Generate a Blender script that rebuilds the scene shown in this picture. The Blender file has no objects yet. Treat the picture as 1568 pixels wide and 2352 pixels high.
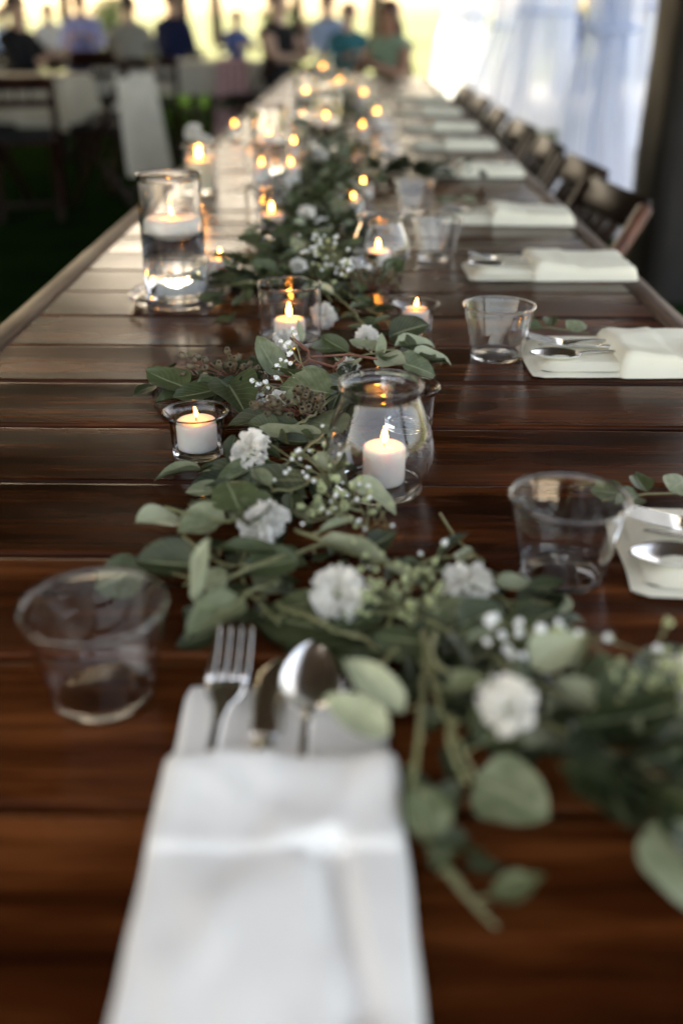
import bpy, bmesh, math, random
from mathutils import Vector, Matrix, noise
R = math.radians
PI = math.pi
S = bpy.context.scene
COL = S.collection
rng = random.Random(7)

# ------------------------------------------------------------------ camera
TZ = 0.76                       # table top height
CAMH = 0.383                    # camera above the table top
PITCH, YAW = R(26.6), R(0.9)
cd = bpy.data.cameras.new('camera')
cam = bpy.data.objects.new('camera', cd)
COL.objects.link(cam)
cam.location = (0, 0, TZ + CAMH)
cam.rotation_euler = (R(90) - PITCH, 0, YAW)
cd.lens = 35
cd.sensor_width = 36
cd.clip_start = 0.02
cd.clip_end = 1500
cd.dof.use_dof = True
cd.dof.focus_distance = 1.02
cd.dof.aperture_fstop = 2.15
cd.dof.aperture_blades = 9
S.camera = cam

# ------------------------------------------------------------------ sky, sun, exposure
SUN_EL, SUN_DIR = R(48), Vector((0.55, -0.62))      # direction the light travels over the ground
w = bpy.data.worlds.new('World')
S.world = w
w.use_nodes = True
nt = w.node_tree
bg = nt.nodes['Background']
sky = nt.nodes.new('ShaderNodeTexSky')
sky.sky_type = 'NISHITA'
sky.sun_disc = False
sky.sun_elevation = SUN_EL
SUN_AZ = math.atan2(-SUN_DIR.x, -SUN_DIR.y)          # where the sun stands, clockwise from +Y
sky.sun_rotation = SUN_AZ
sky.air_density = 0.5
sky.dust_density = 4.0
sky.ozone_density = 0.0
nt.links.new(sky.outputs[0], bg.inputs[0])
bg.inputs[1].default_value = 0.12
sl = bpy.data.lights.new('sun', 'SUN')
sl.energy = 2.1
sl.angle = R(0.53)
sl.color = (1.0, 0.965, 0.90)
sun = bpy.data.objects.new('sun', sl)
COL.objects.link(sun)
sd = SUN_DIR.normalized()
dirv = Vector((sd.x * math.cos(SUN_EL), sd.y * math.cos(SUN_EL), -math.sin(SUN_EL)))
sun.rotation_euler = dirv.to_track_quat('-Z', 'Y').to_euler()
sun.location = (-10, -10, 20)
S.view_settings.view_transform = 'Standard'
S.view_settings.look = 'None'
S.view_settings.exposure = 3.7
S.view_settings.gamma = 1.0
S.view_settings.use_white_balance = True
S.view_settings.white_balance_temperature = 10300
S.view_settings.white_balance_tint = 6.0
S.view_settings.use_curve_mapping = False
S.render.engine = 'CYCLES'
S.cycles.max_bounces = 14
S.cycles.transmission_bounces = 14
S.cycles.glossy_bounces = 6
S.cycles.diffuse_bounces = 4
S.cycles.transparent_max_bounces = 12
S.cycles.sample_clamp_indirect = 6
S.cycles.blur_glossy = 0.6
S.cycles.use_denoising = True

# ------------------------------------------------------------------ helpers
FD = 2287.0
_f = Vector((-math.sin(YAW) * math.cos(PITCH), math.cos(YAW) * math.cos(PITCH), -math.sin(PITCH)))
_r = Vector((math.cos(YAW), math.sin(YAW), 0))
_u = _r.cross(_f)

def ray(px, py):
    return _f + _r * ((px - 784) / FD) - _u * ((py - 1176) / FD)

def P(px, py, z=0.0):
    """point at height z above the table top, measured off the photograph"""
    d = ray(px, py)
    return Vector((0, 0, TZ + CAMH)) + d * ((z - CAMH) / d.z)

def PY(px, py, Y):
    d = ray(px, py)
    return Vector((0, 0, TZ + CAMH)) + d * (Y / d.y)

def mesh(name, verts, faces, mat=None, smooth=True, uvs=None):
    me = bpy.data.meshes.new(name)
    me.from_pydata([tuple(v) for v in verts], [], faces)
    if uvs:
        l = me.uv_layers.new(name='UVMap')
        for lp in me.loops:
            l.data[lp.index].uv = uvs[lp.vertex_index]
    if smooth:
        me.polygons.foreach_set('use_smooth', [True] * len(me.polygons))
    if mat:
        me.materials.append(mat)
    me.update()
    return me

def obj(name, me, parent=None, loc=None, rot=None, kind=None):
    o = bpy.data.objects.new(name, me)
    COL.objects.link(o)
    if parent:
        o.parent = parent
    if loc is not None:
        o.location = loc
    if rot is not None:
        o.rotation_euler = rot
    if kind:
        o['kind'] = kind
    return o

def tag(o, label, cat, group=None):
    o['label'] = label
    o['category'] = cat
    if group:
        o['group'] = group
    return o

def thing(name, label, cat, loc=(0, 0, 0), rot=(0, 0, 0), group=None):
    o = bpy.data.objects.new(name, None)
    o.empty_display_size = 0.05
    COL.objects.link(o)
    o.location = loc
    o.rotation_euler = rot
    return tag(o, label, cat, group)

def dup(root, label=None, loc=None, rot=None, group=None):
    def rec(o, par):
        c = o.copy()
        COL.objects.link(c)
        if par:
            c.parent = par
        for ch in list(o.children):
            rec(ch, c)
        return c
    r = rec(root, None)
    if label:
        r['label'] = label
    if loc is not None:
        r.location = loc
    if rot is not None:
        r.rotation_euler = rot
    if group:
        r['group'] = group
    return r

class MB:
    """collects geometry for one mesh"""
    def __init__(s):
        s.v, s.f, s.uv = [], [], []
    def add(s, v, f, uv=None):
        n = len(s.v)
        s.v += [Vector(p) for p in v]
        s.f += [tuple(i + n for i in q) for q in f]
        s.uv += uv if uv else [(0, 0)] * len(v)
        return s
    def box(s, c, d, M=None):
        v = []
        for x in (-.5, .5):
            for y in (-.5, .5):
                for z in (-.5, .5):
                    p = Vector((x * d[0], y * d[1], z * d[2]))
                    if M:
                        p = M @ p
                    v.append(p + Vector(c))
        return s.add(v, [(0, 1, 3, 2), (4, 6, 7, 5), (0, 4, 5, 1), (2, 3, 7, 6), (0, 2, 6, 4), (1, 5, 7, 3)])
    def bar(s, a, b, wx, wy, up=Vector((0, 0, 1))):
        a, b = Vector(a), Vector(b)
        t = (b - a).normalized()
        x = t.cross(up)
        if x.length < 1e-4:
            x = t.cross(Vector((0, 1, 0)))
        x.normalize()
        y = x.cross(t)
        M = Matrix((x, y, t)).transposed()
        return s.box((a + b) / 2, (wx, wy, (b - a).length), M)
    def tube(s, pts, r0, r1=None, seg=6, cap=True):
        pts = [Vector(p) for p in pts]
        r1 = r0 if r1 is None else r1
        n = len(pts)
        v, f = [], []
        px = None
        for i, p in enumerate(pts):
            t = (pts[min(i + 1, n - 1)] - pts[max(i - 1, 0)]).normalized()
            if px is None:
                px = t.orthogonal().normalized()
            else:
                px = (px - t * px.dot(t)).normalized()
            py = t.cross(px)
            r = r0 + (r1 - r0) * i / max(1, n - 1)
            for k in range(seg):
                a = 2 * PI * k / seg
                v.append(p + px * (r * math.cos(a)) + py * (r * math.sin(a)))
        for i in range(n - 1):
            for k in range(seg):
                k2 = (k + 1) % seg
                f.append((i * seg + k, i * seg + k2, (i + 1) * seg + k2, (i + 1) * seg + k))
        if cap:
            f.append(tuple(reversed(range(seg))))
            f.append(tuple((n - 1) * seg + k for k in range(seg)))
        return s.add(v, f)
    def ball(s, c, r, seg=6, rings=4, M=None, sc=(1, 1, 1)):
        v, f = [], []
        c = Vector(c)
        for i in range(rings + 1):
            th = PI * i / rings
            for k in range(seg):
                a = 2 * PI * k / seg
                p = Vector((r * sc[0] * math.sin(th) * math.cos(a), r * sc[1] * math.sin(th) * math.sin(a), r * sc[2] * math.cos(th)))
                v.append(c + (M @ p if M else p))
        for i in range(rings):
            for k in range(seg):
                k2 = (k + 1) % seg
                f.append((i * seg + k, (i + 1) * seg + k, (i + 1) * seg + k2, i * seg + k2))
        return s.add(v, f)
    def mesh(s, name, mat, smooth=True):
        return mesh(name, s.v, s.f, mat, smooth, s.uv)

def bevel(me, wd=0.003, seg=2, smooth=True):
    bm = bmesh.new()
    bm.from_mesh(me)
    bmesh.ops.bevel(bm, geom=[e for e in bm.edges], offset=wd, segments=seg, profile=0.6, affect='EDGES')
    bm.to_mesh(me)
    bm.free()
    if smooth:
        me.polygons.foreach_set('use_smooth', [True] * len(me.polygons))
    return me

def weld(me, d=1e-5):
    bm = bmesh.new()
    bm.from_mesh(me)
    bmesh.ops.remove_doubles(bm, verts=bm.verts, dist=d)
    bmesh.ops.recalc_face_normals(bm, faces=bm.faces)
    bm.to_mesh(me)
    bm.free()
    return me

def lathe(name, prof, mat, seg=48, wob=None):
    """closed or axis-touching profile [(r, z)...] turned round z"""
    v, f = [], []
    n = len(prof)
    for (r, z) in prof:
        for k in range(seg):
            a = 2 * PI * k / seg
            rr = r + (wob(a, r, z) if wob and r > 0.002 else 0)
            v.append((rr * math.cos(a), rr * math.sin(a), z))
    for i in range(n - 1):
        for k in range(seg):
            k2 = (k + 1) % seg
            f.append((i * seg + k, i * seg + k2, (i + 1) * seg + k2, (i + 1) * seg + k))
    me = mesh(name, v, f, mat)
    return weld(me, 1e-6)

def smooth_prof(pts, n=4):
    """Catmull-Rom through the profile points"""
    out = []
    for i in range(len(pts) - 1):
        p0 = pts[max(i - 1, 0)]; p1 = pts[i]; p2 = pts[i + 1]; p3 = pts[min(i + 2, len(pts) - 1)]
        for k in range(n):
            t = k / n
            out.append(tuple(0.5 * ((2 * p1[j]) + (-p0[j] + p2[j]) * t + (2 * p0[j] - 5 * p1[j] + 4 * p2[j] - p3[j]) * t * t
                             + (-p0[j] + 3 * p1[j] - 3 * p2[j] + p3[j]) * t ** 3) for j in (0, 1)))
    out.append(pts[-1])
    return out

# ------------------------------------------------------------------ materials
def mat(name, col=(.5, .5, .5), rough=.5, metal=0., **kw):
    m = bpy.data.materials.new(name)
    m.use_nodes = True
    b = m.node_tree.nodes['Principled BSDF']
    b.inputs['Base Color'].default_value = (*col, 1)
    b.inputs['Roughness'].default_value = rough
    b.inputs['Metallic'].default_value = metal
    for k, v in kw.items():
        b.inputs[k].default_value = v
    return m

def nd(m, t, **kw):
    n = m.node_tree.nodes.new(t)
    for k, v in kw.items():
        setattr(n, k, v)
    return n

def ln(m, a, b):
    m.node_tree.links.new(a, b)

def ramp(m, fac, stops):
    r = nd(m, 'ShaderNodeValToRGB')
    e = r.color_ramp.elements
    while len(e) < len(stops):
        e.new(0.5)
    for x, (p, c) in zip(e, stops):
        x.position = p
        x.color = (*c, 1)
    ln(m, fac, r.inputs[0])
    return r.outputs[0]

def noisy(name, c1, c2, scale=8., rough=.6, bump=0.1, detail=4., dist=.01, coord='Object', **kw):
    m = mat(name, c1, rough, **kw)
    b = m.node_tree.nodes['Principled BSDF']
    tc = nd(m, 'ShaderNodeTexCoord')
    n = nd(m, 'ShaderNodeTexNoise')
    n.inputs['Scale'].default_value = scale
    n.inputs['Detail'].default_value = detail
    ln(m, tc.outputs[coord], n.inputs['Vector'])
    ln(m, ramp(m, n.outputs[0], [(.3, c1), (.7, c2)]), b.inputs['Base Color'])
    if bump:
        bp = nd(m, 'ShaderNodeBump')
        bp.inputs['Strength'].default_value = bump
        bp.inputs['Distance'].default_value = dist
        ln(m, n.outputs[0], bp.inputs['Height'])
        ln(m, bp.outputs[0], b.inputs['Normal'])
    return m

def wood(name, dark, mid, light, axis=0, rough=(.22, .42), grain=1.0, scale=1.0, spec=.4):
    """long grained timber; every board shifts the pattern with its own random number"""
    m = mat(name, mid, .3, **{'Specular IOR Level': spec})
    b = m.node_tree.nodes['Principled BSDF']
    tc = nd(m, 'ShaderNodeTexCoord')
    oi = nd(m, 'ShaderNodeObjectInfo')
    mul = nd(m, 'ShaderNodeVectorMath', operation='SCALE')
    cx = nd(m, 'ShaderNodeCombineXYZ')
    for i in range(3):
        ln(m, oi.outputs['Random'], cx.inputs[i])
    ln(m, cx.outputs[0], mul.inputs[0])
    mul.inputs['Scale'].default_value = 37.0
    add = nd(m, 'ShaderNodeVectorMath', operation='ADD')
    ln(m, tc.outputs['Object'], add.inputs[0])
    ln(m, mul.outputs[0], add.inputs[1])
    def stretched(sc_long, sc_cross):
        mp = nd(m, 'ShaderNodeMapping')
        s = [sc_cross * scale] * 3
        s[axis] = sc_long * scale
        mp.inputs['Scale'].default_value = s
        ln(m, add.outputs[0], mp.inputs['Vector'])
        return mp.outputs[0]
    n1 = nd(m, 'ShaderNodeTexNoise'); n1.inputs['Scale'].default_value = 1; n1.inputs['Detail'].default_value = 6; n1.inputs['Roughness'].default_value = .6
    n1.inputs['Distortion'].default_value = 0.4
    ln(m, stretched(2.2, 34), n1.inputs['Vector'])
    n2 = nd(m, 'ShaderNodeTexNoise'); n2.inputs['Scale'].default_value = 1; n2.inputs['Detail'].default_value = 5; n2.inputs['Roughness'].default_value = .7
    ln(m, stretched(9, 250), n2.inputs['Vector'])
    n3 = nd(m, 'ShaderNodeTexNoise'); n3.inputs['Scale'].default_value = 1; n3.inputs['Detail'].default_value = 3
    ln(m, stretched(3.0, 7), n3.inputs['Vector'])
    mx = nd(m, 'ShaderNodeMath', operation='MULTIPLY_ADD')
    ln(m, n2.outputs[0], mx.inputs[0]); mx.inputs[1].default_value = .65
    ln(m, n1.outputs[0], mx.inputs[2])
    mx2 = nd(m, 'ShaderNodeMath', operation='MULTIPLY_ADD')
    ln(m, n3.outputs[0], mx2.inputs[0]); mx2.inputs[1].default_value = .5
    ln(m, mx.outputs[0], mx2.inputs[2])
    mx3 = nd(m, 'ShaderNodeMath', operation='MULTIPLY_ADD')
    ln(m, oi.outputs['Random'], mx3.inputs[0]); mx3.inputs[1].default_value = .16
    ln(m, mx2.outputs[0], mx3.inputs[2])
    hf = nd(m, 'ShaderNodeMath', operation='MULTIPLY')
    ln(m, mx3.outputs[0], hf.inputs[0]); hf.inputs[1].default_value = .5
    colr = ramp(m, hf.outputs[0], [(.47, dark), (.58, mid), (.69, light)])
    # knots
    vo = nd(m, 'ShaderNodeTexVoronoi'); vo.inputs['Scale'].default_value = 1
    ln(m, stretched(3.2, 8.5), vo.inputs['Vector'])
    kn = ramp(m, vo.outputs['Distance'], [(.03, (.12, .1, .1)), (.11, (1, 1, 1))])
    mix = nd(m, 'ShaderNodeMix', data_type='RGBA', blend_type='MULTIPLY')
    mix.inputs['Factor'].default_value = .9
    ln(m, colr, mix.inputs[6]); ln(m, kn, mix.inputs[7])
    ln(m, mix.outputs[2], b.inputs['Base Color'])
    mr = nd(m, 'ShaderNodeMapRange')
    mr.inputs[1].default_value = .3; mr.inputs[2].default_value = .7
    mr.inputs[3].default_value = rough[0]; mr.inputs[4].default_value = rough[1]
    ln(m, n3.outputs[0], mr.inputs[0])
    ln(m, mr.outputs[0], b.inputs['Roughness'])
    bp = nd(m, 'ShaderNodeBump'); bp.inputs['Strength'].default_value = .5 * grain; bp.inputs['Distance'].default_value = .00035
    ln(m, mx.outputs[0], bp.inputs['Height'])
    ln(m, bp.outputs[0], b.inputs['Normal'])
    return m

M = {}
M['plank'] = wood('table_wood', (.010, .0020, .0006), (.056, .0130, .0034), (.165, .048, .0145), 0, (.15, .34), spec=.10)
M['edge'] = wood('worn_edge_wood', (.012, .005, .003), (.07, .035, .021), (.19, .115, .078), 1, (.35, .6), spec=.15)
M['post'] = wood('post_wood', (.005, .0035, .0025), (.012, .009, .006), (.03, .021, .015), 2, (.6, .85))
M['beam'] = wood('dark_roof_wood', (.02, .013, .009), (.045, .03, .02), (.08, .055, .038), 1, (.6, .85))
M['chair'] = wood('dark_chair_wood', (.004, .002, .001), (.012, .005, .003), (.03, .012, .007), 2, (.35, .5), spec=.15)
M['mahogany'] = wood('mahogany', (.008, .003, .002), (.018, .006, .004), (.04, .014, .009), 2, (.35, .5), spec=.15)
M['glass'] = mat('clear_glass', (1, 1, 1), 0.0, **{'Transmission Weight': 1.0, 'IOR': 1.47})
M['plastic'] = mat('clear_plastic', (.985, .985, .99), 0.01, **{'Transmission Weight': 1.0, 'IOR': 1.46})
M['water'] = mat('water', (1, 1, 1), 0.0, **{'Transmission Weight': 1.0, 'IOR': 1.33})
M['wax'] = mat('white_wax', (.88, .85, .79), .42, **{'Subsurface Weight': .55, 'Subsurface Scale': .012, 'Subsurface Radius': (1, .7, .5)})
M['cream_wax'] = mat('cream_wax', (.82, .72, .5), .45, **{'Subsurface Weight': .4, 'Subsurface Scale': .012, 'Subsurface Radius': (1, .7, .5)})
M['wick'] = mat('burnt_wick', (.03, .015, .01), .9)
M['steel'] = mat('polished_steel', (.86, .85, .83), .22, 1.0)
def flame_mat():
    m = mat('flame', (0, 0, 0), 1)
    b = m.node_tree.nodes['Principled BSDF']
    b.inputs['Emission Color'].default_value = (1.0, .37, .08, 1)
    b.inputs['Emission Strength'].default_value = 8.0
    return m
M['flame'] = flame_mat()

def cloth(name, c1, c2, weave=900., bump=.25, **kw):
    m = noisy(name, c1, c2, 14, .85, 0, **kw)
    b = m.node_tree.nodes['Principled BSDF']
    tc = nd(m, 'ShaderNodeTexCoord')
    wv = nd(m, 'ShaderNodeTexNoise'); wv.inputs['Scale'].default_value = weave; wv.inputs['Detail'].default_value = 2
    ln(m, tc.outputs['Object'], wv.inputs['Vector'])
    bp = nd(m, 'ShaderNodeBump'); bp.inputs['Strength'].default_value = bump; bp.inputs['Distance'].default_value = .0006
    ln(m, wv.outputs[0], bp.inputs['Height'])
    ln(m, bp.outputs[0], b.inputs['Normal'])
    b.inputs['Specular IOR Level'].default_value = .1
    return m
M['napkin'] = cloth('white_napkin_cloth', (.82, .80, .75), (.86, .84, .795))
M['ivory'] = cloth('ivory_napkin_cloth', (.80, .76, .60), (.85, .81, .67))
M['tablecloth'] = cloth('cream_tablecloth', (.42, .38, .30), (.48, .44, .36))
M['pink'] = cloth('dusty_pink_cloth', (.5, .3, .32), (.58, .37, .38))
M['sash'] = cloth('ivory_sash', (.5, .47, .41), (.56, .53, .47))
M['mint'] = cloth('pale_green_cloth', (.42, .58, .33), (.5, .66, .4))
M['pad'] = cloth('white_pad', (.7, .68, .66), (.75, .73, .7))

def leaf_mat(name, c_dark, c_mid, c_pale, rough=.5):
    m = mat(name, c_mid, rough)
    b = m.node_tree.nodes['Principled BSDF']
    oi = nd(m, 'ShaderNodeObjectInfo')
    uv = nd(m, 'ShaderNodeTexCoord')
    sep = nd(m, 'ShaderNodeSeparateXYZ')
    ln(m, uv.outputs['UV'], sep.inputs[0])
    at = nd(m, 'ShaderNodeAttribute', attribute_type='OBJECT', attribute_name='tone')
    n = nd(m, 'ShaderNodeTexNoise'); n.inputs['Scale'].default_value = 4.5; n.inputs['Detail'].default_value = 7
    ln(m, uv.outputs['Object'], n.inputs['Vector'])
    ma = nd(m, 'ShaderNodeMath', operation='MULTIPLY_ADD')
    ln(m, n.outputs[0], ma.inputs[0]); ma.inputs[1].default_value = .5
    ln(m, at.outputs['Fac'], ma.inputs[2])
    ms = nd(m, 'ShaderNodeMath', operation='SUBTRACT'); ln(m, ma.outputs[0], ms.inputs[0]); ms.inputs[1].default_value = .25
    c = ramp(m, ms.outputs[0], [(0, c_dark), (.5, c_mid), (1, c_pale)])
    # veins: midrib along u = .5, side veins slanting
    ab = nd(m, 'ShaderNodeMath', operation='SUBTRACT'); ln(m, sep.outputs[0], ab.inputs[0]); ab.inputs[1].default_value = .5
    ab2 = nd(m, 'ShaderNodeMath', operation='ABSOLUTE'); ln(m, ab.outputs[0], ab2.inputs[0])
    rib = nd(m, 'ShaderNodeMapRange'); ln(m, ab2.outputs[0], rib.inputs[0])
    rib.inputs[1].default_value = 0.012; rib.inputs[2].default_value = .035; rib.inputs[3].default_value = 1; rib.inputs[4].default_value = 0
    sv = nd(m, 'ShaderNodeMath', operation='MULTIPLY_ADD'); ln(m, ab2.outputs[0], sv.inputs[0]); sv.inputs[1].default_value = -.8
    ln(m, sep.outputs[1], sv.inputs[2])
    sw = nd(m, 'ShaderNodeMath', operation='PINGPONG'); ln(m, sv.outputs[0], sw.inputs[0]); sw.inputs[1].default_value = .06
    sr = nd(m, 'ShaderNodeMapRange'); ln(m, sw.outputs[0], sr.inputs[0])
    sr.inputs[1].default_value = 0; sr.inputs[2].default_value = .012; sr.inputs[3].default_value = .35; sr.inputs[4].default_value = 0
    mxm = nd(m, 'ShaderNodeMath', operation='MAXIMUM'); ln(m, rib.outputs[0], mxm.inputs[0]); ln(m, sr.outputs[0], mxm.inputs[1])
    fm = nd(m, 'ShaderNodeMath', operation='MULTIPLY'); ln(m, mxm.outputs[0], fm.inputs[0]); fm.inputs[1].default_value = .75
    mix = nd(m, 'ShaderNodeMix', data_type='RGBA')
    ln(m, fm.outputs[0], mix.inputs['Factor']); ln(m, c, mix.inputs[6]); mix.inputs[7].default_value = (.27, .30, .17, 1)
    ln(m, mix.outputs[2], b.inputs['Base Color'])
    bp = nd(m, 'ShaderNodeBump'); bp.inputs['Strength'].default_value = .25; bp.inputs['Distance'].default_value = .001
    ln(m, mxm.outputs[0], bp.inputs['Height']); ln(m, bp.outputs[0], b.inputs['Normal'])
    b.inputs['Specular IOR Level'].default_value = .35
    b.inputs['Subsurface Weight'].default_value = 0
    return m
M['leaf'] = leaf_mat('eucalyptus_leaf', (.012, .019, .005), (.075, .094, .038), (.38, .40, .26), .5)
M['stem'] = noisy('green_stem', (.16, .17, .07), (.24, .22, .11), 60, .6, .1)
M['redstem'] = noisy('red_brown_stem', (.14, .045, .025), (.24, .1, .065), 80, .5, .1)
M['berry'] = noisy('seed_capsule', (.075, .055, .028), (.19, .145, .085), 220, .6, .3, dist=.001)
M['hole'] = mat('capsule_mouth', (.012, .008, .005), .9)
M['bud'] = mat('pale_green_bud', (.42, .46, .24), .6)
M['calyx'] = mat('green_calyx', (.13, .22, .07), .5)
M['petal'] = mat('white_petal', (.95, .93, .88), .8, **{'Subsurface Weight': .25, 'Subsurface Scale': .003, 'Subsurface Radius': (1, .95, .85)})
def petal_mat():
    m = M['petal']
    tr = nd(m, 'ShaderNodeBsdfTranslucent'); tr.inputs[0].default_value = (.96, .94, .88, 1)
    mx = nd(m, 'ShaderNodeMixShader'); mx.inputs[0].default_value = .5
    ln(m, m.node_tree.nodes['Principled BSDF'].outputs[0], mx.inputs[1]); ln(m, tr.outputs[0], mx.inputs[2])
    ln(m, mx.outputs[0], m.node_tree.nodes['Material Output'].inputs[0])
petal_mat()
M['blossom'] = mat('white_blossom', (.86, .86, .83), .7)
M['curtain'] = mat('sheer_curtain_cloth', (.71, .785, .91), .8)
def curtain_mat():
    m = M['curtain']
    b = m.node_tree.nodes['Principled BSDF']
    tr = nd(m, 'ShaderNodeBsdfTranslucent'); tr.inputs[0].default_value = (.71, .80, .94, 1)
    tp = nd(m, 'ShaderNodeBsdfTransparent')
    mx = nd(m, 'ShaderNodeMixShader'); mx.inputs[0].default_value = .6
    mx2 = nd(m, 'ShaderNodeMixShader'); mx2.inputs[0].default_value = .15
    out = m.node_tree.nodes['Material Output']
    ln(m, b.outputs[0], mx.inputs[1]); ln(m, tr.outputs[0], mx.inputs[2])
    ln(m, mx.outputs[0], mx2.inputs[1]); ln(m, tp.outputs[0], mx2.inputs[2])
    ln(m, mx2.outputs[0], out.inputs[0])
curtain_mat()
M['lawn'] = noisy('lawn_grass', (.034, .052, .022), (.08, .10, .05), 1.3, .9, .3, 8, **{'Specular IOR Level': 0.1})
M['turf'] = noisy('shade_painted_turf', (.007, .018, .005), (.013, .03, .008), 3, .95, .3, 8, **{'Specular IOR Level': 0.0})  # shade under the roof is painted into this near-black colour
M['paving'] = noisy('pale_paving', (.16, .175, .20), (.21, .225, .25), 2.5, .85, .1)
M['treeleaf'] = noisy('tree_leaf', (.05, .085, .02), (.12, .16, .045), 2.0, .6, 0)
M['bark'] = noisy('bark', (.06, .045, .033), (.12, .09, .065), 12, .9, .5)
M['white'] = mat('white_paint', (.8, .8, .78), .5)

# ------------------------------------------------------------------ ground
def sheet(name, x0, x1, y0, y1, z, m, nx=1, ny=1):
    v = [(x0 + (x1 - x0) * i / nx, y0 + (y1 - y0) * j / ny, z) for j in range(ny + 1) for i in range(nx + 1)]
    f = [(j * (nx + 1) + i, j * (nx + 1) + i + 1, (j + 1) * (nx + 1) + i + 1, (j + 1) * (nx + 1) + i) for j in range(ny) for i in range(nx)]
    return obj(name, mesh(name, v, f, m, False), kind='structure')
sheet('lawn', -500, 500, -300, 900, 0, M['lawn'])
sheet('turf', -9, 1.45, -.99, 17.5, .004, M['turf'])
sheet('paving', 1.45, 7.5, -.99, 10.6, .008, M['paving'])
sheet('gravel_path', 1.9, 26, 13.6, 19.5, .008, M['paving'])
M['bounce_ground'] = noisy('pale_bounce_ground', (.36, .345, .32), (.46, .445, .42), 9, .9, .3)
sheet('unseen_bounce_yard', -8, 9, -16, -1.0, .006, M['bounce_ground'])  # unseen pale ground added behind the camera to bounce light forward

# ------------------------------------------------------------------ pavilion
pav = thing('pavilion', 'open timber pavilion on dark posts roofing the wedding tables', 'pavilion', (0, 0, 0))
RX0, RX1, RY0, RY1 = -9.0, 2.15, -.4, 17.6
m_ = MB()
for (a, b, c, d) in ((RX0, 2.7, -3.4, 4.6), (RX1, 2.75, -3.4, 4.6)):
    m_.add([(a, RY0, b), (a, RY1, b), (c, RY1, d), (c, RY0, d), (a, RY0, b + .1), (a, RY1, b + .1), (c, RY1, d + .1), (c, RY0, d + .1)],
           [(0, 1, 2, 3), (7, 6, 5, 4), (0, 4, 5, 1), (3, 2, 6, 7), (0, 3, 7, 4), (1, 5, 6, 2)])
obj('roof', m_.mesh('roof', M['beam'], False), pav)
for x in (RX0 + .25, 1.72):
    obj('beam', bevel(MB().box((x, 8.6, 2.62), (.2, 17.8, .26)).mesh('beam', M['beam'], False), .01, 1), pav)
for (y0_, y1_) in ((-.3, 2.6), (2.62, 5.5), (5.52, 8.4)):
    obj('added_shade_wall', bevel(MB().box((-5.6, (y0_ + y1_) / 2, 1.87), (.12, y1_ - y0_, 3.72)).mesh('added_shade_wall', M['beam'], False), .006, 1), pav)  # unseen wall added to cut the sky light from the left
for y in (17.2, -.2):
    obj('beam', bevel(MB().box((-3.6, y, 2.36), (10.6, .2, .25)).mesh('beam', M['beam'], False), .01, 1), pav)
def post(x, y, sx, sy, h=2.5):
    me = mesh('post', *rough_post(sx, sy, h), M['post'])
    return obj('post', me, pav, (x, y, 0))
def rough_post(sx, sy, h, n=24, k=5):
    v, f = [], []
    ring = []
    for s_ in range(4):
        for q in range(k):
            t = q / k - .5
            ring.append(((t * sx, -sy / 2), (sx / 2, t * sy), (-t * sx, sy / 2), (-sx / 2, -t * sy))[s_])
    for i in range(n + 1):
        z = h * i / n
        for (x, y) in ring:
            d = noise.noise(Vector((x * 9, y * 9, z * 2.2))) * .012
            l = math.hypot(x, y)
            c = 1 - .05 * (abs(abs(x) - sx / 2) < 1e-6 and abs(abs(y) - sy / 2) < 1e-6)
            v.append((x * (c + d / l), y * (c + d / l), z))
    r = len(ring)
    for i in range(n):
        for q in range(r):
            f.append((i * r + q, i * r + (q + 1) % r, (i + 1) * r + (q + 1) % r, (i + 1) * r + q))
    return v, f
pil = obj('timber_pillar', mesh('timber_pillar', *rough_post(.4, .4, 2.49), M['post']), None, (1.445, 4.55, 0))
tag(pil, 'broad rough dark timber pillar standing at the right edge of the picture', 'pillar')
for (x, y) in ((1.72, -.2), (1.86, 8.2), (1.86, 12.2), (1.72, 16.6)):
    post(x, y, .16, .16)
for (x, y) in ((-8.75, -.2), (-8.75, 2.6), (-8.75, 6), (-8.75, 11.5), (-8.75, 17.2), (-4.55, 17.2), (-2.72, 17.2), (-.95, 17.2)):
    post(x, y, .15, .15, 2.3)

# ------------------------------------------------------------------ sheer curtains on the open side
def curtain(px, py, wb, wt, tie_h, tie_w, lean, label, seed, swag=0.):
    b = P(px, py, -TZ + .01)
    rr = random.Random(seed)
    nu, nv = 64, 34
    v, f = [], []
    H = 2.5
    ph = [rr.uniform(0, 6.3) for _ in range(4)]
    for j in range(nv + 1):
        z = H * j / nv
        if z < tie_h:
            t = z / tie_h
            wd = wb + (tie_w - wb) * (t ** 1.7)
        else:
            t = (z - tie_h) / (H - tie_h)
            wd = tie_w + (wt - tie_w) * (t ** .8)
        cx = lean * z + swag * math.sin(PI * min(1, z / H))
        for i in range(nu + 1):
            u = i / nu - .5
            amp = .03 + .03 * (1 - abs(2 * z / H - 1))
            pl = math.sin(u * 44 + ph[0] + .6 * math.sin(z * 1.7 + ph[1])) * amp + math.sin(u * 19 + ph[2] + z) * amp * .7
            v.append((cx + u * wd + .01 * math.sin(z * 5 + ph[3]), pl, z))
    for j in range(nv):
        for i in range(nu):
            a = j * (nu + 1) + i
            f.append((a, a + 1, a + nu + 2, a + nu + 1))
    o = thing('sheer_curtain', label, 'curtain', b, (0, 0, rr.uniform(-.25, .25)), 'sheer white curtains hung along the open side')
    obj('drape', mesh('drape', v, f, M['curtain']), o)
    tb = []
    for k in range(25):
        a = 2 * PI * k / 24
        tb.append((lean * tie_h + swag * math.sin(PI * tie_h / H) + (tie_w / 2 + .012) * math.cos(a), .1 * math.sin(a), tie_h + .01 * math.sin(a)))
    obj('tie_band', MB().tube(tb, .022, seg=6).mesh('tie_band', M['curtain']), o)
    return o
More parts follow.
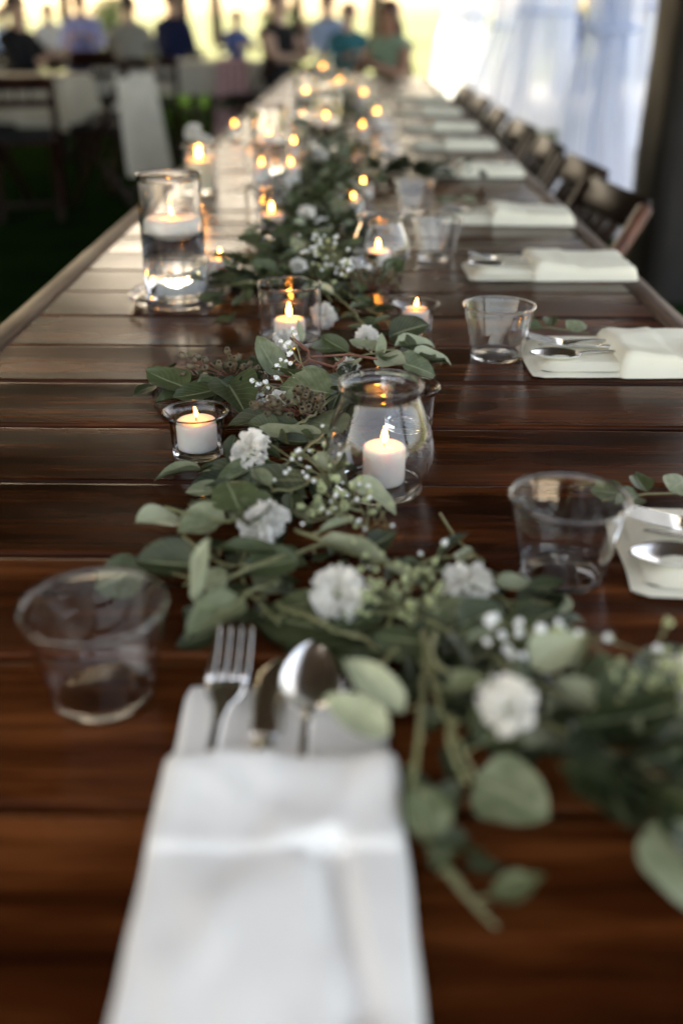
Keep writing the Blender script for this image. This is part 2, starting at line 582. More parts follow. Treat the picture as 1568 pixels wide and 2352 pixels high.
curtain(1352, 445, .56, .5, 1.05, .34, .015, 'sheer white curtain nearest the dark pillar, gathered by a band and falling to the paving', 1)
curtain(1205, 300, .95, .75, 1.15, .62, .10, 'sheer white curtain second from the pillar, gathered loosely at its middle', 2)
curtain(1120, 262, .85, .85, 1.0, .6, .16, 'sheer white curtain sweeping sideways beyond the row of dark chairs', 3, .1)
curtain(1052, 228, .9, .85, 1.1, .6, .05, 'sheer white curtain farthest down the open side, next to the table end', 4)
curtain(1500, 340, .6, .6, 1.2, .45, -.02, 'narrow sheer white curtain strip showing just left of the timber pillar', 5)

# ------------------------------------------------------------------ trees and shrubs beyond the lawn
def crown(rr, c, rad, n, leaf, squash=.8):
    v, f = [], []
    cl = []
    for _ in range(16):
        d = Vector((rr.gauss(0, 1), rr.gauss(0, 1), rr.gauss(0, 1))).normalized() * rad * rr.uniform(.25, .85)
        d.z *= squash
        cl.append((Vector(c) + d, rad * rr.uniform(.25, .5)))
    for _ in range(n):
        cc, cr = cl[rr.randrange(len(cl))]
        d = Vector((rr.gauss(0, 1), rr.gauss(0, 1), rr.gauss(0, .8)))
        d = d.normalized() * cr * rr.random() ** .4
        p = cc + d
        q = Vector((rr.gauss(0, 1), rr.gauss(0, 1), rr.gauss(0, 1))).normalized()
        e = q.orthogonal().normalized()
        s_ = leaf * rr.uniform(.6, 1.3)
        k = len(v)
        v += [p - e * s_, p + q.cross(e) * s_ * .45, p + e * s_, p - q.cross(e) * s_ * .45]
        f.append((k, k + 1, k + 2, k + 3))
    return v, f
def tree(x, y, h, rad, label, seed, name='broadleaf_tree'):
    rr = random.Random(seed)
    t = thing(name, label, 'tree', (x, y, 0), (0, 0, 0), 'trees beyond the lawn')
    tr = MB()
    base = [(0, 0, -.1), (rr.uniform(-.1, .1), 0, h * .25), (rr.uniform(-.2, .2), rr.uniform(-.2, .2), h * .62)]
    tr.tube(base, .035 * h, .018 * h, 9)
    for k in range(6):
        a = rr.uniform(0, 6.3)
        s0 = Vector(base[1]).lerp(Vector(base[2]), rr.uniform(.1, 1))
        tr.tube([s0, s0 + Vector((math.cos(a) * rad * .35, math.sin(a) * rad * .35, h * .12)), s0 + Vector((math.cos(a) * rad * .7, math.sin(a) * rad * .7, h * .2))], .012 * h, .004 * h, 6)
    obj('trunk', tr.mesh('trunk', M['bark']), t)
    obj('crown', mesh('crown', *crown(rr, (0, 0, h * .66), rad, 2600, .17), M['treeleaf'], False), t)
for i, (x, y, h, rad, lb) in enumerate((
        (-21, 38, 9, 4.2, 'bushy tree behind the guests at the far left of the lawn'),
        (-13.5, 44, 10, 4.6, 'tall tree behind the seated guest in the grey shirt'),
        (-6, 47, 9, 4.2, 'round tree over the brightest patch of lawn'),
        (.8, 52, 11, 5, 'tall tree straight behind the far end of the table'),
        (8.5, 46, 9, 4.4, 'round tree behind the sheer curtains'),
        (16, 36, 8, 4, 'low branched tree right of the curtains'),
        (24, 43, 10, 5, 'tall tree behind the dark timber pillar'))):
    tree(x, y, h, rad, lb, 30 + i)
def shrub(x, y, rad, label, seed):
    rr = random.Random(seed)
    t = thing('shrub', label, 'shrub', (x, y, 0), (0, 0, 0), 'shrubs at the edge of the lawn')
    st = MB()
    for k in range(5):
        a = rr.uniform(0, 6.3)
        st.tube([(0, 0, -.03), (math.cos(a) * rad * .3, math.sin(a) * rad * .3, rad * .5), (math.cos(a) * rad * .5, math.sin(a) * rad * .5, rad)], .03, .012, 5)
    obj('stem', st.mesh('stem', M['bark']), t)
    obj('foliage', mesh('foliage', *crown(rr, (0, 0, rad * .8), rad, 1300, .09, .8), M['treeleaf'], False), t)
for i, (x, y, r_, lb) in enumerate(((5.2, 30, 1.3, 'dark green shrub between two curtains'), (7.6, 33, 1.0, 'small round shrub right of the curtains'),
                                   (-9.4, 42, 1.1, 'low shrub behind the guest with the long sleeve'), (-16, 35, 1.2, 'low shrub beyond the cream covered table'), (10.5, 29, 1.1, 'shrub behind the guests on the right lawn'), (-3.2, 44, 1.0, 'small shrub beyond the brightest lawn'))):
    shrub(x, y, r_, lb, 60 + i)

# ------------------------------------------------------------------ the long table
TX0, TX1, TY0, TY1 = -.492, .462, .13, 7.41
PW = .139
EB = .04
table = thing('farm_table', 'long farm table of dark varnished planks running away from the camera', 'table', (0, 0, 0))
def plank_mesh(seed):
    rr = random.Random(seed)
    W = TX1 - TX0 - 2 * EB - .004
    nx, prof = 40, []
    hw, t, b = PW / 2 - .0046, .036, .0018
    top = [(-hw, -b), (-hw + b * .4, -b * .35), (-hw + b, 0), (-hw + b * 1.8, 0), (-hw * .66, 0), (-hw * .33, 0), (0, 0), (hw * .33, 0), (hw * .66, 0), (hw - b * 1.8, 0), (hw - b, 0), (hw - b * .4, -b * .35), (hw, -b)]
    prof = top + [(hw, -t), (-hw, -t)]
    cup = rr.uniform(-.0005, .0003)
    v, f = [], []
    o = rr.uniform(0, 90)
    for i in range(nx + 1):
        x = -W / 2 + W * i / nx
        for (y, z) in prof:
            e = abs(y) > hw - b * 1.9
            dz = cup * (1 - (y / hw) ** 2) if z > -b * 1.5 else 0
            dz += .0008 * noise.noise(Vector((x * 3 + o, y * 8, 0)))
            dy = (.0014 * noise.noise(Vector((x * 7 + o, y * 3, 5))) + .0006 * noise.noise(Vector((x * 31 + o, y * 3, 5)))) if e else 0
            v.append((x, y + dy, z + dz))
    n = len(prof)
    for i in range(nx):
        for k in range(n):
            f.append((i * n + k, (i + 1) * n + k, (i + 1) * n + (k + 1) % n, i * n + (k + 1) % n))
    for row, sg in ((0, -1), (nx, 1)):            # end grain on its own vertices so the top's shading stays flat
        k0 = len(v)
        v += [(v[row * n + k][0] + sg * .0001, v[row * n + k][1], v[row * n + k][2]) for k in range(n)]
        cap_ = tuple(k0 + k for k in range(n))
        f.append(cap_ if sg < 0 else tuple(reversed(cap_)))
    return weld(mesh('plank', v, f, M['plank']))
pmeshes = [plank_mesh(i) for i in range(9)]
k = 0
y = TY0 + PW / 2
while y < TY1 - .02:
    obj('plank', pmeshes[rng.randrange(9)], table, ((TX0 + TX1) / 2, y, TZ + rng.uniform(-.0016, .0006)), (0, 0, rng.uniform(-.0012, .0012) + (PI if rng.random() < .5 else 0)))
    y += PW
def board(x0, x1, y0, y1, n, ax=1):
    v, f = [], []
    hw, b, t = (x1 - x0) / 2, .004, .09
    prof = [(-hw, -b), (-hw + b, 0), (0, .0006), (hw - b, 0), (hw, -b), (hw, -t), (-hw, -t)]
    for i in range(n + 1):
        yy = y0 + (y1 - y0) * i / n
        for (x, z) in prof:
            v.append(((x0 + x1) / 2 + x + .0012 * noise.noise(Vector((x * 20, yy * 9, 3))), yy, z + .001 * noise.noise(Vector((x * 9, yy * 5, 1)))))
    m = len(prof)
    for i in range(n):
        for q in range(m):
            f.append((i * m + q, i * m + (q + 1) % m, (i + 1) * m + (q + 1) % m, (i + 1) * m + q))
    f.append(tuple(reversed(range(m)))); f.append(tuple(n * m + q for q in range(m)))
    return weld(mesh('side_board', v, f, M['edge']))
cuts = [TY0 - .05, 2.47, 4.91, TY1 + .03]
for (x0, x1) in ((TX0, TX0 + EB), (TX1 - EB, TX1)):
    for a, b in zip(cuts, cuts[1:]):
        obj('side_board', board(x0, x1, a + .001, b - .001, 90), table, (0, 0, TZ + .001))
obj('end_board', bevel(MB().box((0, 0, -.045), (TX1 - TX0 - 2 * EB - .004, .045, .09)).mesh('end_board', M['plank'], False), .003), table, ((TX0 + TX1) / 2, TY0 - .027, TZ))
obj('end_board', bevel(MB().box((0, 0, -.045), (TX1 - TX0 - 2 * EB - .004, .03, .09)).mesh('end_board', M['plank'], False), .003), table, ((TX0 + TX1) / 2, TY1 + .016, TZ))
for yy in (.3, 2.3, 2.65, 4.75, 5.1, 7.2):
    for x in (-.42, .39):
        obj('leg', bevel(MB().box((0, 0, .345), (.085, .085, .69)).mesh('leg', M['plank'], False), .005), table, (x, yy, .004))
    obj('crossbar', bevel(MB().box((0, 0, 0), (.72, .05, .09)).mesh('crossbar', M['plank'], False), .005), table, (-.015, yy, .678))
for x in (-.38, .35):
    obj('runner', bevel(MB().box((0, 0, 0), (.04, 7.0, .05)).mesh('runner', M['plank'], False), .004), table, (x, 3.75, .694))

# ------------------------------------------------------------------ candles and their glass
def wax_mesh(r, h, melt=.0015, m='wax', round_=.003, seed=0):
    o = seed * 3.1
    prof = smooth_prof([(0, 0), (r * .6, 0), (r - round_ * .6, 0), (r, round_), (r, h * .5), (r, h - round_), (r - round_ * .7, h - .0005), (r * .75, h - melt * .4), (r * .35, h - melt), (0, h - melt)], 3)
    prof = [(max(0, a), b) for a, b in prof]
    prof[0] = (0, 0); prof[-1] = (0, h - melt)
    return lathe('wax', prof, M[m], 40, lambda a, rr, z: .0004 * noise.noise(Vector((math.cos(a) * 2, math.sin(a) * 2, z * 60 + o))))
def flame_mesh(s=1., lean=0.):
    pts = [(0, 0), (.0021, .001), (.0037, .0042), (.0042, .0078), (.0034, .0125), (.0018, .0180), (.0006, .0220), (0, .0235)]
    pr = smooth_prof(pts, 3)
    pr = [(max(0, a), b) for a, b in pr]; pr[0] = (0, 0); pr[-1] = (0, .0235)
    me = lathe('flame', [(a * s, b * s) for a, b in pr], M['flame'], 16)
    for v_ in me.vertices:
        v_.co.x += lean * (v_.co.z / (.0255 * s)) ** 1.6 * .006
    return me
WICK = MB().tube([(0, 0, 0), (.0003, 0, .004), (.0008, .0003, .0075)], .0007, .0006, 6).mesh('wick', M['wick'])
FL = [flame_mesh(1, 0), flame_mesh(.8, -.5), flame_mesh(.9, .3)]
def candle(label, loc, r, h, lit=True, fl=0, m='wax', float_=False, group=None, melt=.0015, fs=1.):
    t = thing('floating_candle' if float_ else 'candle', label, 'candle', loc, (0, 0, rng.uniform(0, 6)), group)
    if float_:
        prof = smooth_prof([(0, 0), (r * .55, 0), (r * .8, h * .12), (r * .97, h * .45), (r, h * .7), (r * .97, h * .9), (r * .88, h), (r * .6, h - .002), (0, h - .002)], 3)
        prof = [(max(0, a), b) for a, b in prof]; prof[0] = (0, 0); prof[-1] = (0, h - .002)
        obj('wax', lathe('wax', prof, M[m], 44), t); melt = .002
    else:
        obj('wax', wax_mesh(r, h, melt, m, seed=rng.randrange(99)), t)
    obj('wick', WICK, t, (0, 0, h - melt - .0004))
    if lit:
        fo = obj('flame', FL[fl], t, (.0005, 0, h - melt + .0042), (0, 0, -t.rotation_euler.z))
        fo.scale = (fs, fs, fs)
    return t
def vessel(name, label, loc, outer, wall, base, group=None, m='glass', seg=56, wob=None, cat='candle holder', inner=None):
    """outer [(r,z)...] from the foot to the rim; the inside follows at wall thickness"""
    o = smooth_prof(outer, 4)
    inn = [(max(.0008, r_ - wall), z_) for r_, z_ in o if z_ > base + .001]
    rim = o[-1]
    top = [(rim[0] - wall * .15, rim[1] + wall * .35), (rim[0] - wall * .5, rim[1] + wall * .5), (rim[0] - wall * .85, rim[1] + wall * .35)]
    r_in = inn[0][0]
    prof = [(0, o[0][1] + .0006), (o[0][0] * .8, o[0][1] + .0006), (o[0][0] * .93, o[0][1])] + o + top + list(reversed(inn)) + [(r_in - .0008, base + .0004), (r_in * .8, base), (0, base)]
    me = lathe(name, prof, M[m], seg, wob)
    ob = obj(name, me, None, loc)
    tag(ob, label, cat, group)
    return ob
def fluted(a_, s_):
    return lambda a, r, z: a_ * math.sin(a * 9 + z * s_) + a_ * .7 * math.sin(a * 4 - z * s_ * .6 + 1)

EPS = .0006
TEALIGHT = [(.0222, 0), (.0240, .0012), (.0246, .006), (.0252, .02), (.0262, .033), (.0274, .038), (.0300, .0412), (.0318, .0432)]
HURR = [(.034, 0), (.0385, .0015), (.0390, .005), (.0386, .0085), (.0415, .014), (.0465, .026), (.0482, .038), (.0462, .053), (.041, .069), (.0355, .083), (.0335, .0895), (.0345, .093), (.0368, .0965), (.0370, .1005)]
CYL = [(.0375, 0), (.0395, .001), (.0402, .004), (.0402, .03), (.0402, .06), (.0402, .088)]
def cyl(r, h):
    return [(r - .003, 0), (r - .0008, .001), (r, .004), (r, h * .3), (r, h * .7), (r, h)]

def at(px, py, z=0):
    v_ = P(px, py, z); return Vector((v_.x, v_.y, TZ + z))
def votive(px, py, hl, cl, fl=0, lit=True, scale=1., prof=TEALIGHT, r=.0192, h=.029):
    p = at(px, py)
    p.z += .0004
    v_ = vessel('tealight_holder', hl, p, [(a * scale, b * scale) for a, b in prof], .0022, .0062)
    candle(cl, (p.x, p.y, p.z + .0064), r * scale, h * scale, lit, fl, fs=.55)
votive(456, 1042, 'small flared glass tealight cup left of the garland, nearest the camera', 'white tealight candle burning in the nearest small flared cup', 1)
votive(953, 760, 'flared glass tealight cup behind the dark upright leaf on the right', 'white tealight candle half hidden by the dark green leaf', 2, prof=[(.0195, 0), (.0212, .001), (.0222, .006), (.0228, .018), (.0245, .027), (.0285, .0335), (.0325, .037)], r=.0175, h=.024)
votive(508, 634, 'low glass tealight cup just right of the tall water vase', 'tealight candle burning beside the tall water vase', 0, prof=[(.0235, 0), (.0255, .001), (.027, .008), (.0282, .02), (.0295, .027)], r=.021, h=.023)
vessel('tealight_holder', 'clear tealight cup whose rim peeps out right of the nearest hurricane jar', at(938, 978) + Vector((0, 0, .0004)), TEALIGHT, .0022, .0062)

p = at(870, 1122)
vessel('hurricane_jar', 'bulbous clear glass hurricane jar nearest the camera, set against the garland', p + Vector((0, 0, .0004)), HURR, .0022, .006, cat='candle jar', seg=72)
candle('white pillar candle burning inside the nearest hurricane jar', (p.x + .004, p.y + .004, p.z + .0066), .0188, .034, fl=0, fs=.66)
p = at(872, 626)
vessel('hurricane_jar', 'bulbous clear glass hurricane jar farther down, beside the clear tumblers', p + Vector((0, 0, .0004)), [(a, b * .93) for a, b in HURR], .0022, .006, cat='candle jar', seg=64)
candle('white pillar candle burning inside the farther hurricane jar', (p.x - .003, p.y - .002, p.z + .0066), .0188, .031, fl=0, fs=.66)
p = at(668, 785)
vessel('glass_cylinder', 'straight clear glass cylinder in the middle of the garland, behind the baby\'s breath', p + Vector((0, 0, .0004)), [(a, b * .87) for a, b in CYL], .0022, .006, cat='candle holder', seg=64)
candle('white pillar candle burning in the glass cylinder amid the garland', (p.x - .001, p.y - .004, p.z + .0066), .0198, .026, fl=0, fs=.8)

def tall_vase(px, py, r, h, water, label, wl, cl, ch, cr, plate=False, fl=0, group=None, fs=.75):
    p = at(px, py)
    z0 = .0004
    if plate:
        pl = [(.050, 0), (.060, .0008), (.068, .0045), (.0735, .0105), (.0752, .0128)]
        vessel('glass_plate', 'round clear glass plate under the nearest tall water vase', (p.x + .004, p.y - .004, p.z + .0004), pl, .0048, .0040, cat='plate')
        z0 = .0048
    v_ = vessel('tall_vase', label, (p.x, p.y, p.z + z0), cyl(r, h), .0020, .008, cat='vase', seg=64, group=group)
    ri = r - .0020 + .00025
    obj('water', lathe('water', [(0, .0078), (ri * .9, .0078), (ri, .0085), (ri, water * .5), (ri, water), (ri - .002, water - .0006), (0, water - .0006)], M['water'], 64), v_)
    candle(cl, (p.x + .001, p.y, p.z + z0 + water - ch * .45), cr, ch, fl=fl, float_=True, group=None, fs=fs)
tall_vase(408, 690, .0455, .176, .098, 'tall clear glass vase half full of water on a glass plate, nearest on the left', '', 'white floating candle burning in the nearest tall water vase', .034, .0415, True, 1)
p = at(615, 540)
vessel('glass_cylinder', 'short clear glass cylinder holding one white candle, left of the garland and farther back', p + Vector((0, 0, .0004)), cyl(.04, .092), .0022, .006)
candle('white candle burning in the short glass cylinder left of the garland', (p.x + .009, p.y, p.z + .0066), .0215, .036, fl=0, fs=.8)
p = at(462, 440)
vessel('glass_cylinder', 'glass cylinder around a thick cream pillar candle near the left table edge', p + Vector((0, 0, .0004)), cyl(.041, .105), .0022, .006)
candle('thick cream pillar candle burning near the left edge of the table', (p.x, p.y, p.z + .0066), .031, .068, fl=0, m='cream_wax', fs=1.25)

# candles farther down the table: (flame px, py, flame height, kind, label)
FAR = [(617, 298, .128, 'V', 'behind the short cylinder, first of the tall vases down the table'),
       (600, 363, .075, 'C', 'left of a pair side by side behind the short cylinder'),
       (667, 363, .075, 'C', 'right of a pair side by side behind the short cylinder'),
       (674, 315, .085, 'C', 'just above the right one of the side by side pair'),
       (748, 260, .128, 'V', 'brightest of the tall vases in the middle of the table'),
       (748, 213, .128, 'V', 'behind the brightest tall vase in the middle of the table'),
       (702, 205, .128, 'V', 'left of the middle line, two thirds down the table'),
       (742, 149, .15, 'V', 'farthest flame of all, at the end of the table'),
       (835, 207, .09, 'C', 'right of the middle line, far down the table'),
       (865, 249, .07, 'C', 'rightmost flame, near the far tumblers'),
       (805, 344, .05, 'T', 'alone in dark greenery right of the garland'),
       (834, 408, .05, 'T', 'farther of two close flames behind the second hurricane jar'),
       (819, 187, .11, 'C', 'added for a flame reflection, second from the end on the right of the middle line'),  # added candle standing in for a flame reflected in glass
       (712, 246, .05, 'T', 'added for a flame reflection, low and dim left of the brightest middle vase'),  # added tealight in place of a glass reflection
       (832, 281, .05, 'T', 'added for an extra blurred flame, low and dim just left of the sixth tumbler'),  # extra tealight added for more blurred flame discs
       (780, 178, .10, 'C', 'low in the middle, just nearer than the farthest flame'),
       (538, 278, .05, 'T', 'added for a flame reflection, off to the left, beyond the cream pillar candle'),  # reflected flame built as an added tealight
       (811, 443, .05, 'T', 'nearer of two close flames behind the second hurricane jar')]
for (px, py, fz, kd, lb) in FAR:
    q = P(px, py, fz)
    px2, Y = q.x, q.y
    p = Vector((px2, Y, TZ))
    if kd == 'V':
        r, h, wt = .045, fz + .055, fz - .028
        v_ = vessel('tall_vase', 'tall water vase ' + lb, p + Vector((0, 0, .0004)), cyl(r, h), .0026, .01, cat='vase', seg=36, group='tall water vases far down the table')
        ri = r - .00235
        obj('water', lathe('water', [(0, .0098), (ri * .9, .0098), (ri, .0105), (ri, wt), (ri - .002, wt - .0006), (0, wt - .0006)], M['water'], 36), v_)
        candle('floating candle ' + lb, (p.x, p.y, p.z + wt - .015), .038, .032, fl=0, float_=True, group='floating candles far down the table', fs=.48)
    elif kd == 'C':
        vessel('glass_cylinder', 'glass cylinder ' + lb, p + Vector((0, 0, .0004)), cyl(.039, fz + .03), .0022, .006, seg=36, group='glass cylinders far down the table')
        candle('white candle ' + lb, (p.x, p.y, p.z + .0066), .0215, fz - .022, fl=0, group='white candles far down the table', fs=.48)
    else:
        vessel('tealight_holder', 'glass tealight cup ' + lb, p + Vector((0, 0, .0004)), TEALIGHT, .0022, .006, seg=36, group='tealight cups far down the table')
        candle('tealight candle ' + lb, (p.x, p.y, p.z + .0066), .0215, .03, fl=0, group='tealight candles far down the table', fs=.48)

# ------------------------------------------------------------------ clear tumblers
def tumbler(px, py, label, k=1., seed=0):
    p = at(px, py)
    rr = random.Random(seed)
    outer = [(.0295, 0), (.0312, .0008), (.0318, .004), (.0345, .018), (.0380, .036), (.0412, .052), (.0430, .0612), (.0437, .0630), (.0446, .0640), (.0448, .0651), (.0444, .0661)]
    ob = vessel('tumbler', label, p + Vector((0, 0, .0004)), [(a * k, b * k) for a, b in outer], .0013, .0026, m='plastic', cat='tumbler', seg=80,
                group='clear plastic tumblers')
    ob.rotation_euler.z = rr.uniform(0, 6)
    return ob
tumbler(240, 1592, 'clear plastic tumbler at lower left beside the fork', 1.0, 1)
tumbler(1288, 1318, 'clear plastic tumbler at right in front of the cropped napkin', 1.0, 2)
tumbler(1138, 818, 'clear plastic tumbler on bare planks left of the second napkin', 1.0, 3)
tumbler(1000, 592, 'clear plastic tumbler left of the third napkin, right of the far hurricane jar', .98, 4)
tumbler(950, 486, 'clear plastic tumbler left of the fourth napkin', .98, 5)
tumbler(905, 384, 'clear plastic tumbler left of the fifth napkin', .98, 6)
tumbler(898, 322, 'clear plastic tumbler left of the sixth napkin', .98, 7)
tumbler(880, 270, 'clear plastic tumbler left of the seventh napkin, far down the table', .98, 8)

# ------------------------------------------------------------------ folded napkins
def cloth_slab(x0, x1, y0, y1, z0, z1, nx, ny, seed, edge=.012, wr=.0015, extra=None, rc=.008):
    """a soft folded pad: rounded edges, wrinkled top, closed underneath"""
    v, f = [], []
    cx, cy = (x0 + x1) / 2, (y0 + y1) / 2
    hx, hy = (x1 - x0) / 2, (y1 - y0) / 2
    def edge_h(d):
        t = min(1, max(0, d / edge))
        return (1 - (1 - t) ** 2.4) ** .5
    us = [-1 + 2 * i / nx for i in range(nx + 1)]
    us = [math.copysign(abs(u) ** .8, u) for u in us]
    vs = [-1 + 2 * j / ny for j in range(ny + 1)]
    vs = [math.copysign(abs(u) ** .85, u) for u in vs]
    for b in vs:
        for a in us:
            x, y = cx + a * hx, cy + b * hy
            dx, dy = hx - abs(a * hx), hy - abs(b * hy)
            h = edge_h(dx) * edge_h(dy)
            if dx < rc and dy < rc:
                q = math.hypot(rc - dx, rc - dy)
                if q > rc:
                    sh = (q - rc) / q
                    x -= math.copysign((rc - dx) * sh, a); y -= math.copysign((rc - dy) * sh, b)
            n_ = noise.noise(Vector((x * 22 + seed, y * 14, seed))) * wr * 1.5 + noise.noise(Vector((x * 60, y * 30 + seed, 2))) * wr * .5
            z = z0 + (z1 - z0) * h + n_ * h
            if extra:
                z += extra(x, y) * h
            x += .0016 * noise.noise(Vector((y * 20 + seed, 0, 1))) * abs(a)
            y += .0016 * noise.noise(Vector((x * 20 + seed, 4, 1))) * abs(b)
            v.append((x, y, z))
    n = (nx + 1) * (ny + 1)
    for i in range(n):
        v.append((v[i][0], v[i][1], z0))
    w_ = nx + 1
    for j in range(ny):
        for i in range(nx):
            a = j * w_ + i
            f.append((a, a + 1, a + w_ + 1, a + w_))
            f.append((n + a, n + a + w_, n + a + w_ + 1, n + a + 1))
    border = [i for i in range(w_)] + [j * w_ + nx for j in range(1, ny + 1)] + [ny * w_ + i for i in range(nx - 1, -1, -1)] + [j * w_ for j in range(ny - 1, 0, -1)]
    for a, b in zip(border, border[1:] + border[:1]):
        f.append((b, a, n + a, n + b))
    return v, f

def napkin(label, loc, rz, m, L=.26, W=.128, flap=.085, hi=False, seed=0, group=None, crease=None, th=1.):
    """local +Y is the open end with the cutlery, the origin is the middle of that end"""
    t = thing('napkin', label, 'napkin', loc, (0, 0, rz), group)
    nx, ny = (60, 90) if hi else (26, 34)
    bt = .0065
    v, f = cloth_slab(-W / 2, W / 2 - .004, -L + .01, 0, .0005, bt, nx // 2, ny // 2, seed, .007 if th == 1. else .011, .0012 if th == 1. else .0022)
    obj('back_fold', mesh('back_fold', v, f, M[m]), t)
    v, f = cloth_slab(-W / 2 + .003, W / 2 - .001, -L + .004, -flap * .82 if th == 1. else -.010, bt + .0003, .0125 if th == 1. else .0150, nx // 2, ny // 2, seed + 5, .007, .0008)
    obj('middle_fold', mesh('middle_fold', v, f, M[m]), t)
    cuff = -flap - .068
    def ex(x, y):
        s_ = 1 / (1 + math.exp(-(y - cuff) / .0012))
        z = .0030 * s_
        if crease:
            z += crease(x, y)
        z += .0035 * math.exp(-((y + flap + .012) / .02) ** 2)      # cutlery handles lift the mouth
        return z
    v, f = cloth_slab(-W / 2 - (.001 if th == 1. else .004), W / 2 + (0 if th == 1. else .004), -L, -flap, .0126 if th == 1. else .0003, .0205 if th == 1. else .0225, nx, ny, seed + 9, .010 if th == 1. else .014, .0034, ex)
    obj('pocket', mesh('pocket', v, f, M[m]), t)
    return t

def ribbon(profile, n, thick, name, mt, rounded=True):
    """profile: list of (y, z, half width); a flat bar with crowned top"""
    v, f = [], []
    k = 6
    for (y, z, hw) in profile:
        for i in range(k):
            u = -1 + 2 * i / (k - 1)
            v.append((u * hw, y, z + thick * .5 * (1 - .75 * u * u)))
        for i in range(k - 1, -1, -1):
            u = -1 + 2 * i / (k - 1)
            v.append((u * hw, y, z - thick * .5 * (1 - .75 * u * u)))
    m = 2 * k
    for j in range(len(profile) - 1):
        for i in range(m):
            f.append((j * m + i, j * m + (i + 1) % m, (j + 1) * m + (i + 1) % m, (j + 1) * m + i))
    f.append(tuple(reversed(range(m)))); f.append(tuple((len(profile) - 1) * m + i for i in range(m)))
    return v, f
def make_fork():
    mb = MB()
    pr = [(-.118, .002, .0055), (-.11, .002, .0078), (-.08, .003, .0064), (-.04, .004, .0034), (-.012, .004, .0032), (.002, .002, .0055), (.010, .0002, .0098), (.018, -.0010, .0122), (.026, -.0012, .0126)]
    mb.add(*ribbon(pr, 0, .0018, '', None))
    for i in range(4):
        x = -.0103 + i * .00687
        tp = [(.0245, -.0012, .0024), (.034, -.0004, .0023), (.045, .0012, .0022), (.056, .0032, .0019), (.065, .0052, .0015), (.0675, .0057, .0006)]
        v, f = ribbon(tp, 0, .0016, '', None)
        mb.add([(a + x, b, c) for a, b, c in v], f)
    return weld(mb.mesh('fork', M['steel']))
def make_spoon():
    mb = MB()
    pr = [(-.118, .002, .0055), (-.11, .002, .0078), (-.08, .003, .0064), (-.04, .004, .0034), (-.010, .004, .003), (.006, .002, .0042)]
    mb.add(*ribbon(pr, 0, .0018, '', None))
    nu, nv = 18, 14
    def surf(off):
        v = []
        for j in range(nv + 1):
            t = j / nv
            y = .002 + .062 * t
            hw = .0185 * math.sin(PI * min(1, (t * .97 + .03)) ** .82) ** .62 + .0006
            for i in range(nu + 1):
                u = -1 + 2 * i / nu
                dep = .0078 * (math.sin(PI * t) ** .7) * (1 - u * u)
                v.append((u * hw, y, .0025 + .002 * t - dep - off))
        return v
    a, b = surf(0), surf(.0011)
    n = len(a)
    f = []
    w_ = nu + 1
    for j in range(nv):
        for i in range(nu):
            q = j * w_ + i
            f.append((q, q + 1, q + w_ + 1, q + w_)); f.append((n + q, n + q + w_, n + q + w_ + 1, n + q + 1))
    bd = list(range(w_)) + [j * w_ + nu for j in range(1, nv + 1)] + [nv * w_ + i for i in range(nu - 1, -1, -1)] + [j * w_ for j in range(nv - 1, 0, -1)]
    for q, r_ in zip(bd, bd[1:] + bd[:1]):
        f.append((r_, q, n + q, n + r_))
    mb.add(a + b, f)
    return weld(mb.mesh('spoon', M['steel']))
def make_knife():
    mb = MB()
    pr = [(-.125, .002, .006), (-.118, .002, .0085), (-.07, .002, .0075), (-.02, .002, .006), (-.006, .002, .0055)]
    mb.add(*ribbon(pr, 0, .0045, '', None))
    pr = [(-.006, .002, .0075), (.0, .002, .0095), (.03, .002, .0098), (.05, .002, .0085), (.062, .002, .0055), (.068, .002, .0012)]
    v, f = ribbon(pr, 0, .0016, '', None)
    mb.add([(a + .001 + (.004 if b > .06 else 0), b, c) for a, b, c in v], f)
    return weld(mb.mesh('knife', M['steel']))
FORK, SPOON, KNIFE = make_fork(), make_spoon(), make_knife()
def place(me, label, cat, base, rz, local, tilt=(0, 0, 0), group=None):
    o = obj(me.name.split('.')[0], me)
    Mx = Matrix.Translation(base) @ Matrix.Rotation(rz, 4, 'Z') @ Matrix.Translation(local) @ Matrix.Rotation(tilt[2], 4, 'Z') @ Matrix.Rotation(tilt[0], 4, 'X') @ Matrix.Rotation(tilt[1], 4, 'Y')
    o.matrix_world = Mx
    return tag(o, label, cat, group)

def fcrease(x, y):
    z = 0
    # deep fold running down from the cuff on the right of the middle
    for (xa, ya, xb, yb, dep, wd) in ((.026, -.155, .038, -.24, -.0100, .0075), (.026, -.1535, .010, -.1535, -.007, .005), (.038, -.09, .024, -.13, -.0022, .007), (-.05, -.1, .0, -.135, .0016, .009), (-.03, -.19, .01, -.25, .002, .02)):
        t = max(0, min(1, ((x - xa) * (xb - xa) + (y - ya) * (yb - ya)) / ((xb - xa) ** 2 + (yb - ya) ** 2)))
        d = math.hypot(x - xa - t * (xb - xa), y - ya - t * (yb - ya))
        z += dep * math.exp(-(d / wd) ** 2) * (1 - .5 * t)
    return z
nb = Vector((-.041, .512, TZ + .0008))
napkin('white folded napkin in the foreground pointing straight down the table', nb, R(1.5), 'napkin', seed=3, hi=True, crease=fcrease)
place(FORK, 'fork tucked in the foreground napkin, tines towards the garland', 'fork', nb, R(1.5), Vector((-.038, -.042, .0165)), (R(9), 0, R(-3)))
place(KNIFE, 'knife between fork and spoon in the foreground napkin', 'knife', nb, R(1.5), Vector((-.012, -.056, .0118)), (R(2.5), R(7), R(-1)))
place(SPOON, 'spoon tucked in the foreground napkin beside the eucalyptus leaves', 'spoon', nb, R(1.5), Vector((.0125, -.050, .019)), (R(4), R(6), R(-2)))

